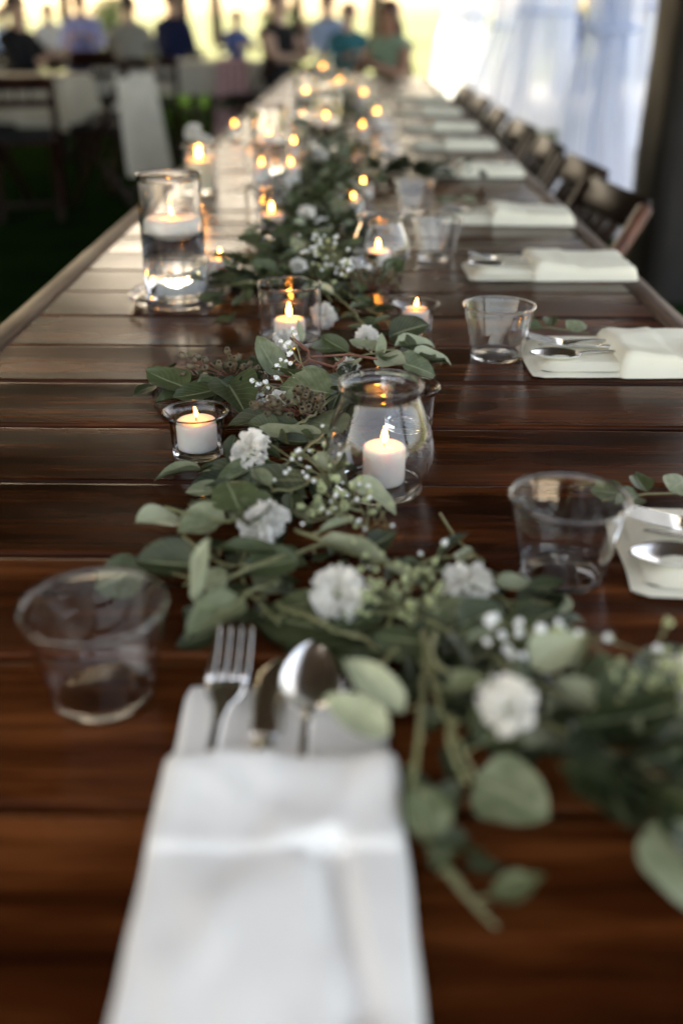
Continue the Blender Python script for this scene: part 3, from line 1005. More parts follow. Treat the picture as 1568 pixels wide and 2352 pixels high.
SIDE = [(.208, .692, 'cropped at the right frame edge, nearest the camera', 'first'), (.205, 1.180, 'beside the tumbler on bare planks', 'second'), (.178, 1.655, 'right of the far hurricane jar', 'third'),
        (.170, 2.125, 'level with the cream pillar candle', 'fourth'), (.165, 2.78, 'at the fifth place setting', 'fifth'), (.165, 3.36, 'at the sixth place setting', 'sixth'), (.165, 3.92, 'at the seventh place setting', 'seventh'), (.165, 4.55, 'at the eighth place setting', 'eighth'), (.165, 5.25, 'at the last far place setting', 'ninth')]
for i, (x, y, lb, nth) in enumerate(SIDE):
    b = Vector((x, y, TZ + .0008))
    rz = R(90) + (R(-4), R(2), R(1), R(-2), 0, R(1), 0, R(-1), 0)[i]
    napkin('ivory napkin ' + lb, b, rz, 'ivory', seed=20 + i, group='ivory napkins down the right side', L=.27 if i else .26, flap=.10, th=1.5)
    if i < 5:
        place(SPOON, f'spoon lying on the {nth} ivory napkin from the camera', 'spoon', b, rz, Vector((-.028 if i else -.030, -.062, .0172)), (R(2), 0, R(8)), 'cutlery on the right napkins')
        place(FORK, f'fork lying on the {nth} ivory napkin from the camera', 'fork', b, rz, Vector((.024, -.075, .0168)), (R(2), 0, R(-6)), 'cutlery on the right napkins')
        place(KNIFE, f'knife lying on the {nth} ivory napkin from the camera', 'knife', b, rz, Vector((0, -.085, .0168)), (R(1), R(12), R(-2)), 'cutlery on the right napkins')

# ------------------------------------------------------------------ garland of eucalyptus
def leaf_mesh(wl, fold, curl, wave, seed, nt=9, nu=6):
    rr = random.Random(seed)
    v, uv, f = [], [], []
    ph = rr.uniform(0, 6)
    sk = rr.uniform(-.06, .06)
    for j in range(nt + 1):
        t = j / nt
        hw = .5 * wl * (max(0, math.sin(PI * t ** .78)) ** .72) * (1 + .05 * math.sin(t * 7 + ph))
        if t > .9:
            hw *= 1 - .15 * (t - .9) / .1
        for i in range(nu + 1):
            u = -1 + 2 * i / nu
            x = u * hw + sk * math.sin(PI * t)
            z = fold * abs(u) ** 1.4 * hw * 2 + curl * (t - .15) ** 2 + wave * .05 * math.sin(t * 8 + ph + (2.2 if u > 0 else 0)) * abs(u) ** 2
            v.append((x, t, z)); uv.append((i / nu, t))
    w_ = nu + 1
    for j in range(nt):
        for i in range(nu):
            a = j * w_ + i
            f.append((a, a + 1, a + w_ + 1, a + w_))
    return weld(mesh('leaf', v, f, M['leaf'], True, uv), 1e-5)
ROUND = [leaf_mesh(w_, fo, cu, wa, 100 + i) for i, (w_, fo, cu, wa) in enumerate(((.86, .12, -.12, .6), (.8, .2, .10, 1.), (.92, .06, -.2, .5), (.75, .3, -.05, .8), (.84, -.1, .15, .9)))]
OVAL = [leaf_mesh(w_, fo, cu, wa, 200 + i) for i, (w_, fo, cu, wa) in enumerate(((.52, .25, -.18, .7), (.46, .4, .1, .8), (.6, .15, .2, .8), (.4, .5, -.2, .5)))]
SLIM = [leaf_mesh(w_, fo, cu, wa, 300 + i) for i, (w_, fo, cu, wa) in enumerate(((.24, .4, -.15, .4), (.28, .7, .15, .6)))]

garland = thing('eucalyptus_garland', 'long loose garland of grey green eucalyptus laid down the middle of the table', 'garland', (0, 0, 0))
NLEAF = [0]
def leaf_matrix(a, b, up, wscale=1.):
    y = (b - a); L = y.length; y.normalize()
    x = y.cross(up)
    if x.length < 1e-4:
        x = y.orthogonal()
    x.normalize(); z = x.cross(y)
    m3 = Matrix((x * L * wscale, y * L, z * L)).transposed()
    return Matrix.Translation(a) @ m3.to_4x4()
def add_leaf(par, me, a, b, up, tone, wscale=1.):
    o = obj('leaf', me, par)
    o.matrix_local = leaf_matrix(Vector(a), Vector(b), Vector(up), wscale)
    o['tone'] = tone
    NLEAF[0] += 1
    return o

BR = [  # stems measured on the table: [(px, py, z)...], leaf length, tone centre, leaf kinds, spacing
    ([(740, 420, .02), (712, 500, .03), (700, 600, .03), (760, 690, .02)], .034, .35, 'RO'),
    ([(752, 640, .02), (820, 690, .025), (895, 745, .02)], .030, .35, 'OS'),
    ([(490, 655, .01), (590, 645, .03), (690, 610, .02)], .034, .25, 'RO'),
    ([(600, 880, .02), (470, 868, .02), (362, 882, .008)], .036, .25, 'RO'),
    ([(730, 885, .03), (610, 865, .025), (490, 905, .012)], .038, .3, 'RO'),
    ([(1015, 835, .012), (900, 805, .03), (770, 830, .03)], .037, .55, 'RO'),
    ([(880, 790, .02), (805, 710, .03), (730, 640, .02)], .032, .4, 'OS'),
    ([(790, 890, .02), (710, 960, .03), (630, 1010, .02)], .038, .5, 'RO'),
    ([(770, 970, .02), (690, 1045, .03), (590, 1085, .02), (480, 1080, .008)], .040, .4, 'O'),
    ([(770, 1080, .02), (640, 1130, .03), (520, 1110, .012)], .040, .3, 'RO'),
    ([(730, 1160, .02), (570, 1195, .03), (425, 1190, .02)], .040, .4, 'R'),
    ([(750, 1250, .02), (610, 1290, .035), (480, 1335, .03), (350, 1300, .02)], .042, .3, 'RO'),
    ([(680, 1215, .03), (820, 1275, .03), (960, 1305, .03), (1060, 1305, .03)], .036, .4, 'OS'),
    ([(640, 1320, .02), (520, 1400, .03), (440, 1450, .015)], .044, .4, 'R'),
    ([(640, 1390, .02), (760, 1440, .03), (880, 1490, .02)], .05, .22, 'R'),
    ([(830, 1400, .02), (960, 1420, .03), (1080, 1470, .03), (1230, 1500, .015)], .038, .35, 'RO'),
    ([(910, 1480, .03), (850, 1570, .03), (780, 1640, .03)], .038, .6, 'O'),
    ([(970, 1440, .03), (1000, 1590, .04), (1055, 1710, .035), (1100, 1800, .02)], .036, .35, 'RO'),
    ([(980, 1500, .03), (965, 1650, .04), (950, 1800, .03), (985, 1940, .015), (1110, 2090, .006)], .036, .4, 'RO'),
    ([(1080, 1470, .03), (1200, 1555, .04), (1350, 1620, .04), (1500, 1650, .03)], .042, .3, 'RO'),
    ([(1290, 1570, .03), (1430, 1565, .03), (1580, 1545, .02)], .038, .4, 'RO'),
    ([(1190, 1640, .03), (1380, 1720, .04), (1600, 1820, .03)], .048, .15, 'R'),
    ([(1090, 1320, .02), (1180, 1400, .02), (1270, 1430, .012)], .036, .35, 'RO'),
    ([(900, 1490, .02), (1080, 1560, .02), (1260, 1620, .02)], .044, .2, 'R'),
    ([(560, 1250, .015), (560, 1340, .02), (640, 1430, .02)], .042, .25, 'R'),
]
def sample(pts, t):
    n = len(pts) - 1
    k = min(int(t * n), n - 1); q = t * n - k
    p0, p1, p2, p3 = pts[max(k - 1, 0)], pts[k], pts[k + 1], pts[min(k + 2, n)]
    return .5 * ((2 * p1) + (p2 - p0) * q + (2 * p0 - 5 * p1 + 4 * p2 - p3) * q * q + (3 * p1 - p0 - 3 * p2 + p3) * q ** 3)
lr = random.Random(11)
branches = []
for bi, (pl, LL, tone, kinds) in enumerate(BR):
    pts = [P(a, b, c) for a, b, c in pl]
    path = [sample(pts, i / 16) + Vector((lr.uniform(-.0015, .0015), lr.uniform(-.0015, .0015), lr.uniform(-.002, .002))) for i in range(17)]
    mb = MB().tube(path, .0019, .0009, 6)
    nl = [(q / 9.5 if len(pl) > 3 else q / 7.5) for q in range(1, 10 if len(pl) > 3 else 8)]
    leaves = []
    for q, t in enumerate(nl):
        c = sample(pts, t)
        tan = (sample(pts, min(1, t + .03)) - sample(pts, max(0, t - .03))).normalized()
        side = tan.cross(Vector((0, 0, 1))).normalized() * (1 if q % 2 else -1)
        d = (side * lr.uniform(.6, 1.1) + tan * lr.uniform(.1, .9) + Vector((0, 0, lr.uniform(-.35, .5)))).normalized()
        L = LL * lr.uniform(.75, 1.15)
        a = c + d * L * .22
        b = a + d * L
        b.z = max(b.z, TZ + .006); a.z = max(a.z, TZ + .007)
        up = Vector((lr.uniform(-.5, .5), lr.uniform(-.8, .25), 1))
        mb.tube([c, (c + a) / 2 + Vector((0, 0, .001)), a], .0009, .0007, 5)
        if any((q_.x < .05 and q_.y < .475) or (q_.x < .03 and q_.y < .612) for q_ in (a, b)):
            continue
        kd = lr.choice(kinds)
        me = lr.choice({'R': ROUND, 'O': OVAL, 'S': SLIM}[kd])
        leaves.append((me, a, b, up, max(0, min(1, tone + lr.gauss(0, .33)))))
    br = obj('branch', mb.mesh('branch', M['stem'] if bi not in (3, 4) else M['redstem']), garland)
    branches.append((br, pts))
    for lf in leaves:
        add_leaf(br, *lf)

HERO = [  # base (px,py,z), tip (px,py,z), mesh, width scale, tone, tilt of the face (x, y towards the camera is negative)
    ((1088, 1788, .022), (1262, 1868, .020), ROUND[0], 1.12, .62, (.1, -.5)),
    ((955, 1800, .03), (985, 1955, .012), ROUND[1], .95, .55, (.2, -.2)),
    ((1490, 1890, .03), (1640, 2090, .012), ROUND[2], .9, .7, (.1, -.3)),
    ((1570, 1680, .055), (1300, 1790, .05), ROUND[0], 1.0, .0, (0, -1, -.55)),  # the leaf's shadow side is put into its near-black tone
    ((1590, 1760, .05), (1400, 1840, .035), ROUND[3], 1.0, .02, (0, -1, -.5)),
    ((925, 1640, .04), (792, 1500, .062), OVAL[0], .95, .95, (.4, -.5)),
    ((895, 1685, .04), (745, 1612, .048), OVAL[2], .95, .9, (.2, -.6)),
    ((1412, 1650, .045), (1268, 1565, .05), OVAL[1], 1.0, .85, (.2, -.5)),
    ((560, 1372, .03), (428, 1462, .022), ROUND[1], .78, .6, (-.2, -.5)),
    ((455, 1392, .025), (496, 1232, .07), SLIM[1], 1.1, .9, (-.8, -.4)),
    ((525, 1330, .035), (448, 1335, .03), ROUND[4], .9, .7, (.1, -.8)),
    ((686, 1285, .03), (556, 1318, .025), OVAL[2], 1.15, .3, (.1, -.4)),
    ((455, 1300, .03), (308, 1285, .03), ROUND[3], .9, .1, (0, -.5)),
    ((518, 1200, .028), (404, 1182, .03), ROUND[0], .92, .72, (0, -.4)),
    ((592, 1195, .03), (530, 1148, .034), ROUND[2], .9, .7, (0, -.4)),
    ((850, 1470, .016), (570, 1395, .016), ROUND[0], .74, .35, (.2, -.3)),
    ((890, 1500, .010), (640, 1465, .012), ROUND[2], .7, .38, (0, -.3)),
    ((1000, 1480, .03), (850, 1470, .03), ROUND[4], .9, .25, (0, -.3)),
    ((800, 1108, .030), (912, 1168, .018), OVAL[0], .95, .95, (.3, -.4)),
    ((705, 1142, .02), (512, 1122, .014), ROUND[3], .7, .2, (0, -.3)),
    ((585, 1076, .015), (448, 1082, .010), OVAL[0], .95, .15, (0, -.2)),
    ((600, 1070, .028), (488, 1115, .022), OVAL[3], .9, .55, (.3, -.3)),
    ((675, 955, .018), (512, 968, .012), OVAL[0], .8, .22, (0, -.3)),
    ((748, 1012, .022), (598, 1002, .022), OVAL[2], .8, .75, (0, -.2)),
    ((778, 992, .028), (700, 950, .03), ROUND[2], .9, .65, (0, -.5)),
    ((765, 905, .03), (640, 880, .036), ROUND[0], .95, .55, (0, -.7)),
    ((648, 868, .02), (588, 775, .060), ROUND[1], .75, .62, (.3, -.9)),
    ((758, 876, .03), (690, 850, .042), ROUND[4], .95, .6, (0, -.7)),
    ((893, 772, .028), (980, 742, .05), ROUND[0], .85, .12, (.2, -1.2)),
    ((905, 795, .03), (1002, 786, .028), OVAL[3], 1.0, .9, (0, -.4)),
    ((942, 818, .025), (1040, 826, .016), OVAL[3], 1.05, .92, (0, -.3)),
    ((918, 832, .03), (1003, 858, .012), ROUND[0], .95, .5, (.1, -.6)),
    ((868, 818, .03), (932, 850, .026), OVAL[2], 1.1, 1.0, (0, -.5)),
    ((866, 828, .02), (874, 765, .048), SLIM[1], 1.4, .95, (.3, -1)),
    ((802, 795, .02), (712, 812, .02), OVAL[2], 1.0, .4, (0, -.4)),
    ((435, 892, .018), (342, 868, .016), OVAL[2], 1.1, .45, (0, -.3)),
    ((445, 892, .012), (352, 918, .006), OVAL[0], 1.0, .2, (0, -.2)),
    ((525, 886, .022), (400, 928, .012), OVAL[2], .95, .3, (0, -.4)),
    ((522, 878, .022), (568, 955, .012), ROUND[3], .85, .3, (0, -.4)),
    ((790, 872, .03), (758, 950, .012), ROUND[3], .8, .08, (.4, -.7)),
    ((694, 786, .04), (686, 732, .066), SLIM[0], 1.4, .85, (.5, -1)),
    ((1048, 1400, .03), (1102, 1452, .02), OVAL[2], 1.0, .95, (.1, -.4)),
    ((1180, 1445, .02), (1284, 1402, .036), ROUND[0], .85, .08, (0, -1.)),
    ((1135, 1505, .03), (1015, 1468, .034), ROUND[2], .9, .45, (0, -.5)),
    ((738, 1238, .034), (892, 1305, .028), SLIM[1], 1.0, .75, (.2, -.4)),
    ((880, 1300, .03), (985, 1345, .022), SLIM[0], 1.3, .8, (.2, -.3)),
    ((1345, 1650, .05), (1500, 1860, .045), ROUND[1], .95, .0, (0, -1, -.4)),
    ((1560, 1620, .06), (1340, 1690, .058), ROUND[2], .9, .02, (0, -1, -.2)),
    ((1620, 1850, .05), (1400, 1770, .045), ROUND[0], .85, .0, (0, -1, -.3)),
    ((1240, 1640, .03), (1380, 1730, .025), ROUND[4], .9, .1, (0, -.6)),
    ((880, 1420, .02), (720, 1440, .022), ROUND[3], 1.0, .22, (0, -.3)),
    ((1120, 1600, .03), (980, 1560, .03), ROUND[0], .9, .2, (0, -.4)),
    ((1490, 1570, .03), (1590, 1600, .03), OVAL[2], 1.0, .8, (0, -.4)),
    ((740, 480, .02), (690, 440, .04), ROUND[0], .9, .4, (0, -.6)),
    ((700, 590, .02), (670, 548, .045), OVAL[2], 1.0, .85, (0, -.8)),
    ((640, 640, .02), (575, 600, .045), ROUND[1], .9, .45, (0, -.8)),
]
for (a, b, me, ws, tone, up) in HERO:
    pa, pb = P(*a), P(*b)
    best = min(branches, key=lambda q: min((sample(q[1], i / 12) - pa).length for i in range(13)))
    add_leaf(best[0], me, pa, pb, (up[0], up[1], up[2] if len(up) > 2 else 1), tone, ws)

# smaller leaves under and between them, and the garland's far half, read as one leafy mass
def leafy_mass(name, spots, n, tone, L0, L1, seed, zmax=.05):
    rr = random.Random(seed)
    mb = MB()
    nt, nu = 4, 2
    for _ in range(n):
        (cx, cy, sx, sy, h) = spots[rr.randrange(len(spots))]
        a = Vector((cx + rr.gauss(0, sx), cy + rr.gauss(0, sy), TZ + .005 + abs(rr.gauss(0, .5)) * h))
        an = rr.uniform(0, 2 * PI)
        L = rr.uniform(L0, L1)
        b = a + Vector((math.cos(an), math.sin(an), rr.uniform(-.3, .7))).normalized() * L
        b.z = max(b.z, TZ + .004)
        mx = leaf_matrix(a, b, Vector((rr.uniform(-.6, .6), rr.uniform(-.9, .4), 1)))
        wl = rr.uniform(.35, .85)
        v, f, uv = [], [], []
        for j in range(nt + 1):
            t = j / nt
            hw = .5 * wl * math.sin(PI * max(.02, min(.985, t)) ** .8) ** .7
            for i in range(nu + 1):
                u = i - 1
                v.append(mx @ Vector((u * hw, t, .12 * abs(u) - .1 * t * t))); uv.append((i / nu, t))
        for j in range(nt):
            for i in range(nu):
                q = j * (nu + 1) + i
                f.append((q, q + 1, q + nu + 2, q + nu + 1))
        mb.add(v, f, uv)
    o = obj(name, mb.mesh(name, M['leaf']), garland, kind='stuff')
    o['tone'] = tone
    return o
near = []
for pl, LL, tone, kinds in BR:
    pts = [P(a, b, c * .4) for a, b, c in pl]
    for i in range(5):
        s_ = sample(pts, .1 + .2 * i)
        near.append((s_.x, s_.y, .014, .014, .014))
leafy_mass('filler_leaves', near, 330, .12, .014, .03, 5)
far = []
yy = 1.75
while yy < 7.2:
    cx = -.085 - .012 * (yy - 1.7) + .03 * math.sin(yy * 3.1)
    far.append((cx, yy, .045 + .012 * math.sin(yy * 5), .06, .05))
    yy += .09
leafy_mass('far_leaves', far, 850, .25, .025, .05, 6)
leafy_mass('far_pale_leaves', far, 420, .8, .02, .045, 8)
leafy_mass('near_far_leaves', [(P(a, b).x, P(a, b).y, .035, .06, .04) for a, b in ((700, 440), (720, 480), (740, 520), (720, 560), (690, 600), (760, 600), (800, 640), (560, 650), (600, 630), (540, 680), (620, 660), (830, 660), (770, 560), (740, 400), (760, 370))], 240, .3, .02, .042, 9)
leafy_mass('side_spray_leaves', [(P(a, b).x, P(a, b).y, .05, .03, .03) for a, b in ((880, 395), (940, 402), (985, 405), (450, 265), (500, 255))], 130, .1, .025, .05, 10)

# curling red-brown twig in the middle
def zpt(x, y, Y=1.03):
    return PY(376 + .28 * x, 721 + .28 * y, Y)
tw = MB()
for pl, r0, r1 in (([(1060, 195), (1180, 295), (1190, 370), (1300, 405), (1390, 435)], .0011, .0014), ([(1390, 435), (1470, 370), (1500, 330), (1600, 345), (1750, 370)], .0014, .0016),
                   ([(1190, 370), (1120, 430), (1050, 490), (980, 560), (900, 640)], .0009, .0006), ([(1390, 435), (1385, 520), (1340, 590), (1280, 670), (1230, 740), (1100, 820)], .0012, .0009),
                   ([(1400, 440), (1425, 500), (1400, 555), (1360, 545), (1345, 510)], .0009, .0006), ([(1200, 350), (1400, 340), (1560, 330)], .0013, .0016), ([(1040, 195), (1090, 240), (1170, 300)], .0012, .001)):
    pp = [zpt(a, b, 1.035 + .01 * math.sin(i)) for i, (a, b) in enumerate(pl)]
    for q_ in pp:
        q_.z = max(q_.z, TZ + .004)
    tw.tube([sample(pp, i / 14) for i in range(15)], r0, r1, 6)
obj('twig', tw.mesh('twig', M['redstem']), garland)
# bare trailing stems
for pl in (([(985, 1940, .02), (1030, 2010, .012), (1090, 2080, .008), (1140, 2130, .005)]), ([(1060, 1330, .02), (1130, 1390, .015), (1180, 1440, .015), (1230, 1470, .01)]), ([(1010, 1180, .005), (1050, 1240, .006), (1110, 1290, .02)]),
           ([(1000, 1450, .05), (990, 1500, .055), (1020, 1540, .05), (1080, 1550, .04)]), ([(380, 1165, .03), (450, 1185, .03), (530, 1200, .03)]), ([(420, 1230, .02), (500, 1290, .02), (560, 1300, .02)]), ([(720, 1235, .03), (800, 1160, .03), (830, 1130, .025)]), ([(1070, 1800, .03), (1030, 1700, .04), (1040, 1640, .045)]), ([(870, 1490, .02), (960, 1300, .03), (1090, 1280, .03)])):
    pp = [P(*q_) for q_ in pl]
    obj('trailing_stem', MB().tube([sample(pp, i / 10) for i in range(11)], .0016, .001, 6).mesh('trailing_stem', M['stem']), garland)

# ------------------------------------------------------------------ seeded eucalyptus sprigs
def seed_sprig(label, c, n, rad, zr, seed, green=False, flat=.6, tail=None):
    rr = random.Random(seed)
    t = thing('seeded_sprig', label, 'sprig', c, (0, 0, 0), 'seeded eucalyptus sprigs')
    st, cap, ho = MB(), MB(), MB()
    root = Vector(tail) - Vector(c) if tail else Vector((rad * .6, rad * .4, -zr * .4))
    for k in range(n):
        a = rr.uniform(0, 2 * PI); q = rad * rr.uniform(.15, 1) ** .7
        p = Vector((math.cos(a) * q, math.sin(a) * q * flat, zr * rr.uniform(-.2, 1) * (1 - .5 * (q / rad) ** 2)))
        d = (p - root * .25 + Vector((rr.uniform(-.3, .3), rr.uniform(-.8, .1), rr.uniform(-.1, .6))) * rad).normalized()
        r_ = rr.uniform(.0029, .0041) * (.75 if green else 1)
        fwd = d
        x = fwd.orthogonal().normalized(); y = fwd.cross(x)
        Mx = Matrix((x, y, fwd)).transposed()
        prof = [(.0, -1.45), (.45, -1.3), (.85, -.7), (1., -.1), (.92, .45), (.74, .85), (.8, 1.1), (.6, 1.12), (.5, .8)]
        v, f = [], []
        sg = 8
        for (pr, pz) in prof:
            for i in range(sg):
                an = 2 * PI * i / sg
                v.append(p + Mx @ Vector((pr * r_ * math.cos(an), pr * r_ * math.sin(an), pz * r_)))
        for j in range(len(prof) - 1):
            for i in range(sg):
                f.append((j * sg + i, j * sg + (i + 1) % sg, (j + 1) * sg + (i + 1) % sg, (j + 1) * sg + i))
        cap.add(v, f)
        ho.ball(p + fwd * r_ * .8, r_ * .5, 6, 3, None, (1, 1, .5))
        b0 = p - fwd * r_ * 1.4
        mid = b0 * .45 + root * .2 + Vector((0, 0, -.001))
        st.tube([b0, b0 * .7 + mid * .3, mid, root * .35], .0004, .0006, 4)
    st.tube([root, root * .6, root * .3, Vector((0, 0, 0))], .0014, .001, 6)
    obj('stem', st.mesh('stem', M['redstem'] if not green else M['stem']), t)
    c_ = obj('capsules', cap.mesh('capsules', M['berry'] if not green else M['bud']), t, kind='stuff')
    obj('capsule_mouths', ho.mesh('capsule_mouths', M['hole']), c_, kind='stuff')
seed_sprig('brown seed capsule cluster in sharp focus just left of the nearest hurricane jar', P(664, 940, .040), 46, .034, .022, 1, tail=P(750, 965, .02))
seed_sprig('dark seed capsule sprig lying on the leaves of the left spur', P(500, 858, .03), 24, .055, .03, 2, tail=P(590, 880, .01), flat=.4)
seed_sprig('brown seed capsule sprig behind the glass cylinder, right of its white flower', P(845, 655, .03), 34, .05, .04, 3)
seed_sprig('greenish seed sprig right of the big round white carnation', P(905, 1395, .03), 34, .035, .025, 4, True)
seed_sprig('greenish seed sprig at the right frame edge near the cropped flower', P(1500, 1620, .045), 26, .035, .025, 5, True)
seed_sprig('greenish seed sprig just in front of the foot of the nearest hurricane jar', P(770, 1160, .035), 22, .035, .03, 6, True)

# ------------------------------------------------------------------ baby's breath
def breath(label, stems, blooms, seed, r0=.0034, green=.0):
    rr = random.Random(seed)
    base = stems[0][0]
    t = thing('babys_breath', label, 'flower sprig', base, (0, 0, 0), "sprigs of baby's breath")
    st, bl, gr = MB(), MB(), MB()
    for s_ in stems:
        pp = [Vector(q_) - base for q_ in s_]
        st.tube([sample(pp, i / 6) for i in range(7)] if len(pp) > 1 else pp, .0007, .0005, 5)
    ends = [Vector(q_) - base for s_ in stems for q_ in s_]
    for c in blooms:
        c = Vector(c) - base
        nn = min(ends, key=lambda e: (e - c).length)
        st.tube([nn, (nn + c) / 2 + Vector((rr.uniform(-1, 1), 0, rr.uniform(-1, 1))) * .001, c], .0005, .0004, 4)
        tgt = gr if rr.random() < green else bl
        r_ = r0 * rr.uniform(.75, 1.2)
        for _ in range(7):
            d = Vector((rr.gauss(0, 1), rr.gauss(0, 1), rr.gauss(0, 1))).normalized()
            x = d.orthogonal().normalized()
            Mx = Matrix((x, d.cross(x), d)).transposed()
            tgt.ball(c + d * r_ * .5, r_ * .62, 6, 4, Mx, (1, .8, .55))
        gr.ball(c + (nn - c).normalized() * r_ * .7, r_ * .45, 5, 3)
    obj('stem', st.mesh('stem', M['stem']), t)
    obj('blossoms', bl.mesh('blossoms', M['blossom']), t, kind='stuff')
    if gr.v:
        obj('buds', gr.mesh('buds', M['bud']), t, kind='stuff')
Z = lambda x, y: zpt(x, y, 1.0)
breath("sprig of baby's breath in sharp focus, rising in front of the glass cylinder",
       [[Z(1235, 620), Z(1190, 520), Z(1130, 410), Z(1085, 370), Z(1040, 270)], [Z(1130, 410), Z(1105, 310), Z(1080, 250), Z(1060, 190)], [Z(1235, 620), Z(1150, 560), Z(1050, 490), Z(960, 430)],
        [Z(1240, 610), Z(1100, 605), Z(1010, 605), Z(960, 540)], [Z(1010, 605), Z(900, 600), Z(850, 570)], [Z(1235, 620), Z(1240, 560), Z(1290, 545)], [Z(1240, 625), Z(1200, 700), Z(1130, 690)], [Z(1235, 620), Z(1290, 670), Z(1320, 705)]],
       [Z(*q_) for q_ in ((1075, 165), (1058, 122), (1000, 262), (1025, 232), (1010, 240), (1022, 330), (1040, 322), (958, 375), (1003, 388), (1038, 405), (928, 422), (938, 440), (918, 515), (928, 525), (1080, 545), (1085, 560), (725, 548), (765, 580), (790, 575), (835, 557), (858, 605), (765, 655), (806, 660), (765, 685), (820, 712), (790, 718), (1303, 530), (1325, 590), (1255, 690), (1268, 700), (1128, 682), (960, 226))], 1)
def spray(label, px, py, z, rx, ry, n, seed, r0=.0036, green=.35, rz=.02):
    rr = random.Random(seed)
    c = P(px, py, z)
    b = P(px + rx * .6, py + ry * .5, max(.006, z - .02))
    bl = [c + Vector((rr.gauss(0, .5) * rx * .00036, rr.gauss(0, .5) * ry * .0008, rr.uniform(-.3, 1) * rz)) for _ in range(n)]
    stems = [[b, b.lerp(q_, .35) + Vector((0, 0, .004)), b.lerp(q_, .8)] for q_ in bl[::3]]
    breath(label, stems, bl, seed, r0, green)
spray("blurred baby's breath between the nearest hurricane jar and the left carnation", 705, 1085, .045, 90, 70, 24, 21, .0020, .3)
spray("baby's breath trailing below the nearest hurricane jar", 790, 1190, .035, 90, 60, 26, 22, .0019, .35)
spray("round white baby's breath blossoms above the lower right carnation", 1205, 1485, .05, 110, 35, 15, 23, .0036, .2)
spray("baby's breath beside the cropped flower at the right frame edge", 1460, 1530, .05, 130, 50, 20, 24, .003, .6)
spray("cloud of baby's breath behind the glass cylinder", 735, 600, .05, 110, 50, 60, 25, .0030, .35, .04)
spray("baby's breath along the slim leaves right of the big white carnation", 930, 1330, .035, 110, 45, 20, 26, .0024, .6)
spray("thin baby's breath in front of the second hurricane jar", 800, 640, .04, 60, 40, 26, 27, .004, .3, .03)

# ------------------------------------------------------------------ white carnations
def carnation_mesh(seed, rad=.021, h=.026):
    rr = random.Random(seed)
    mb = MB()
    for (n, el, ln_, hf) in ((6, 1.32, .72, .42), (9, 1.05, .9, .40), (12, .78, 1.0, .36), (14, .48, 1.04, .34), (12, .16, 1.0, .36), (8, -.12, .9, .4)):
        for k in range(n):
            az = 2 * PI * (k + rr.uniform(-.35, .35)) / n
            e = el + rr.uniform(-.16, .16)
            L = rad * ln_ * rr.uniform(.84, 1.12)
            half = hf * rr.uniform(.85, 1.2)
            v, f = [], []
            NT, NU = 5, 10
            ph, p2 = rr.uniform(0, 6), rr.uniform(0, 6)
            fq = rr.uniform(7, 11)
            cu = rr.uniform(-.5, .15)
            tw_ = rr.uniform(-.35, .35)
            for j in range(NT + 1):
                t = j / NT
                for i in range(NU + 1):
                    u = -1 + 2 * i / NU
                    fr = t ** 2.2 * (.0024 * math.sin(u * fq + ph) + .0008 * math.sin(u * 19 + p2))
                    ed = (.0007 * math.sin(u * 26 + ph) + .0004 * rr.uniform(-1, 1)) if j == NT else 0
                    ll = L * (t ** .8) * (1 - .20 * u * u) + ed
                    a2 = az + u * half * (.25 + .75 * t)
                    ee = e + cu * t * t + tw_ * u * t
                    c_, s_ = math.cos(ee), math.sin(ee)
                    # the frill swings across the petal's own surface normal
                    out = ll * c_ - fr * s_ + .0012
                    up = ll * s_ + fr * c_
                    v.append((out * math.cos(a2), out * math.sin(a2), up))
            w_ = NU + 1
            for j in range(NT):
                for i in range(NU):
                    q_ = j * w_ + i
                    f.append((q_, q_ + 1, q_ + w_ + 1, q_ + w_))
            mb.add(v, f)
    return mb.mesh('petals', M['petal'])
CARN = [carnation_mesh(i) for i in range(3)]
CAL = lathe('calyx', [(0, -.022), (.0022, -.0215), (.0035, -.018), (.0042, -.008), (.0052, .001), (.0035, .003), (0, .003)], M['calyx'], 12)
STEM = MB().tube([(0, 0, -.021), (.002, .001, -.035), (.006, .002, -.05)], .0014, .0012, 6).mesh('stem', M['stem'])
def carnation(label, px, py, z, d, s=1., seed=0, Y=None):
    p = P(px, py, z) if Y is None else PY(px, py, Y)
    d = Vector(d).normalized()
    t = thing('carnation', label, 'carnation', p - d * .012 * s, (0, 0, 0), 'white carnations in the garland')
    q = d.to_track_quat('Z', 'Y') @ Matrix.Rotation(seed * 1.7, 3, 'Z').to_quaternion()
    t.rotation_euler = q.to_euler()
    s *= .88
    t.scale = (s, s, s)
    obj('petals', CARN[seed % 3], t); obj('calyx', CAL, t); obj('stem', STEM, t)
carnation('white carnation right of the nearest tealight cup, turned sideways to the left', 556, 1026, .044, (-.6, -.45, .6), 1.08, 1)
carnation('white carnation above the left pale leaf, long and tilted', 575, 1205, .038, (-.5, -.5, .6), .88, 2)
carnation('white carnation half tucked behind the long tilted one', 622, 1172, .045, (.35, -.2, .9), .85, 4)
carnation('big round white carnation facing the camera in the middle of the garland', 778, 1352, .045, (0, -.65, .75), 1.02, 3)
carnation('white carnation seen from the side in front of the right tumbler', 1078, 1308, .045, (.05, .25, 1), .95, 5)
carnation('white carnation lowest on the right, tilted and partly shadowed', 1185, 1612, .07, (.4, -.5, .7), .86, 6)
carnation('white carnation in front of the candle in the glass cylinder', 652, 770, .035, (-.3, -.4, .8), .85, 7)
carnation('white carnation just right of the glass cylinder', 752, 716, .03, (.5, -.5, .6), .92, 8)
carnation('oblong white carnation left of the dark upright leaf', 838, 772, .035, (-.2, -.75, .5), .8, 9)
carnation('white carnation peeping out behind the brown seed cluster', 634, 912, .03, (-.2, -.5, .8), .62, 10)
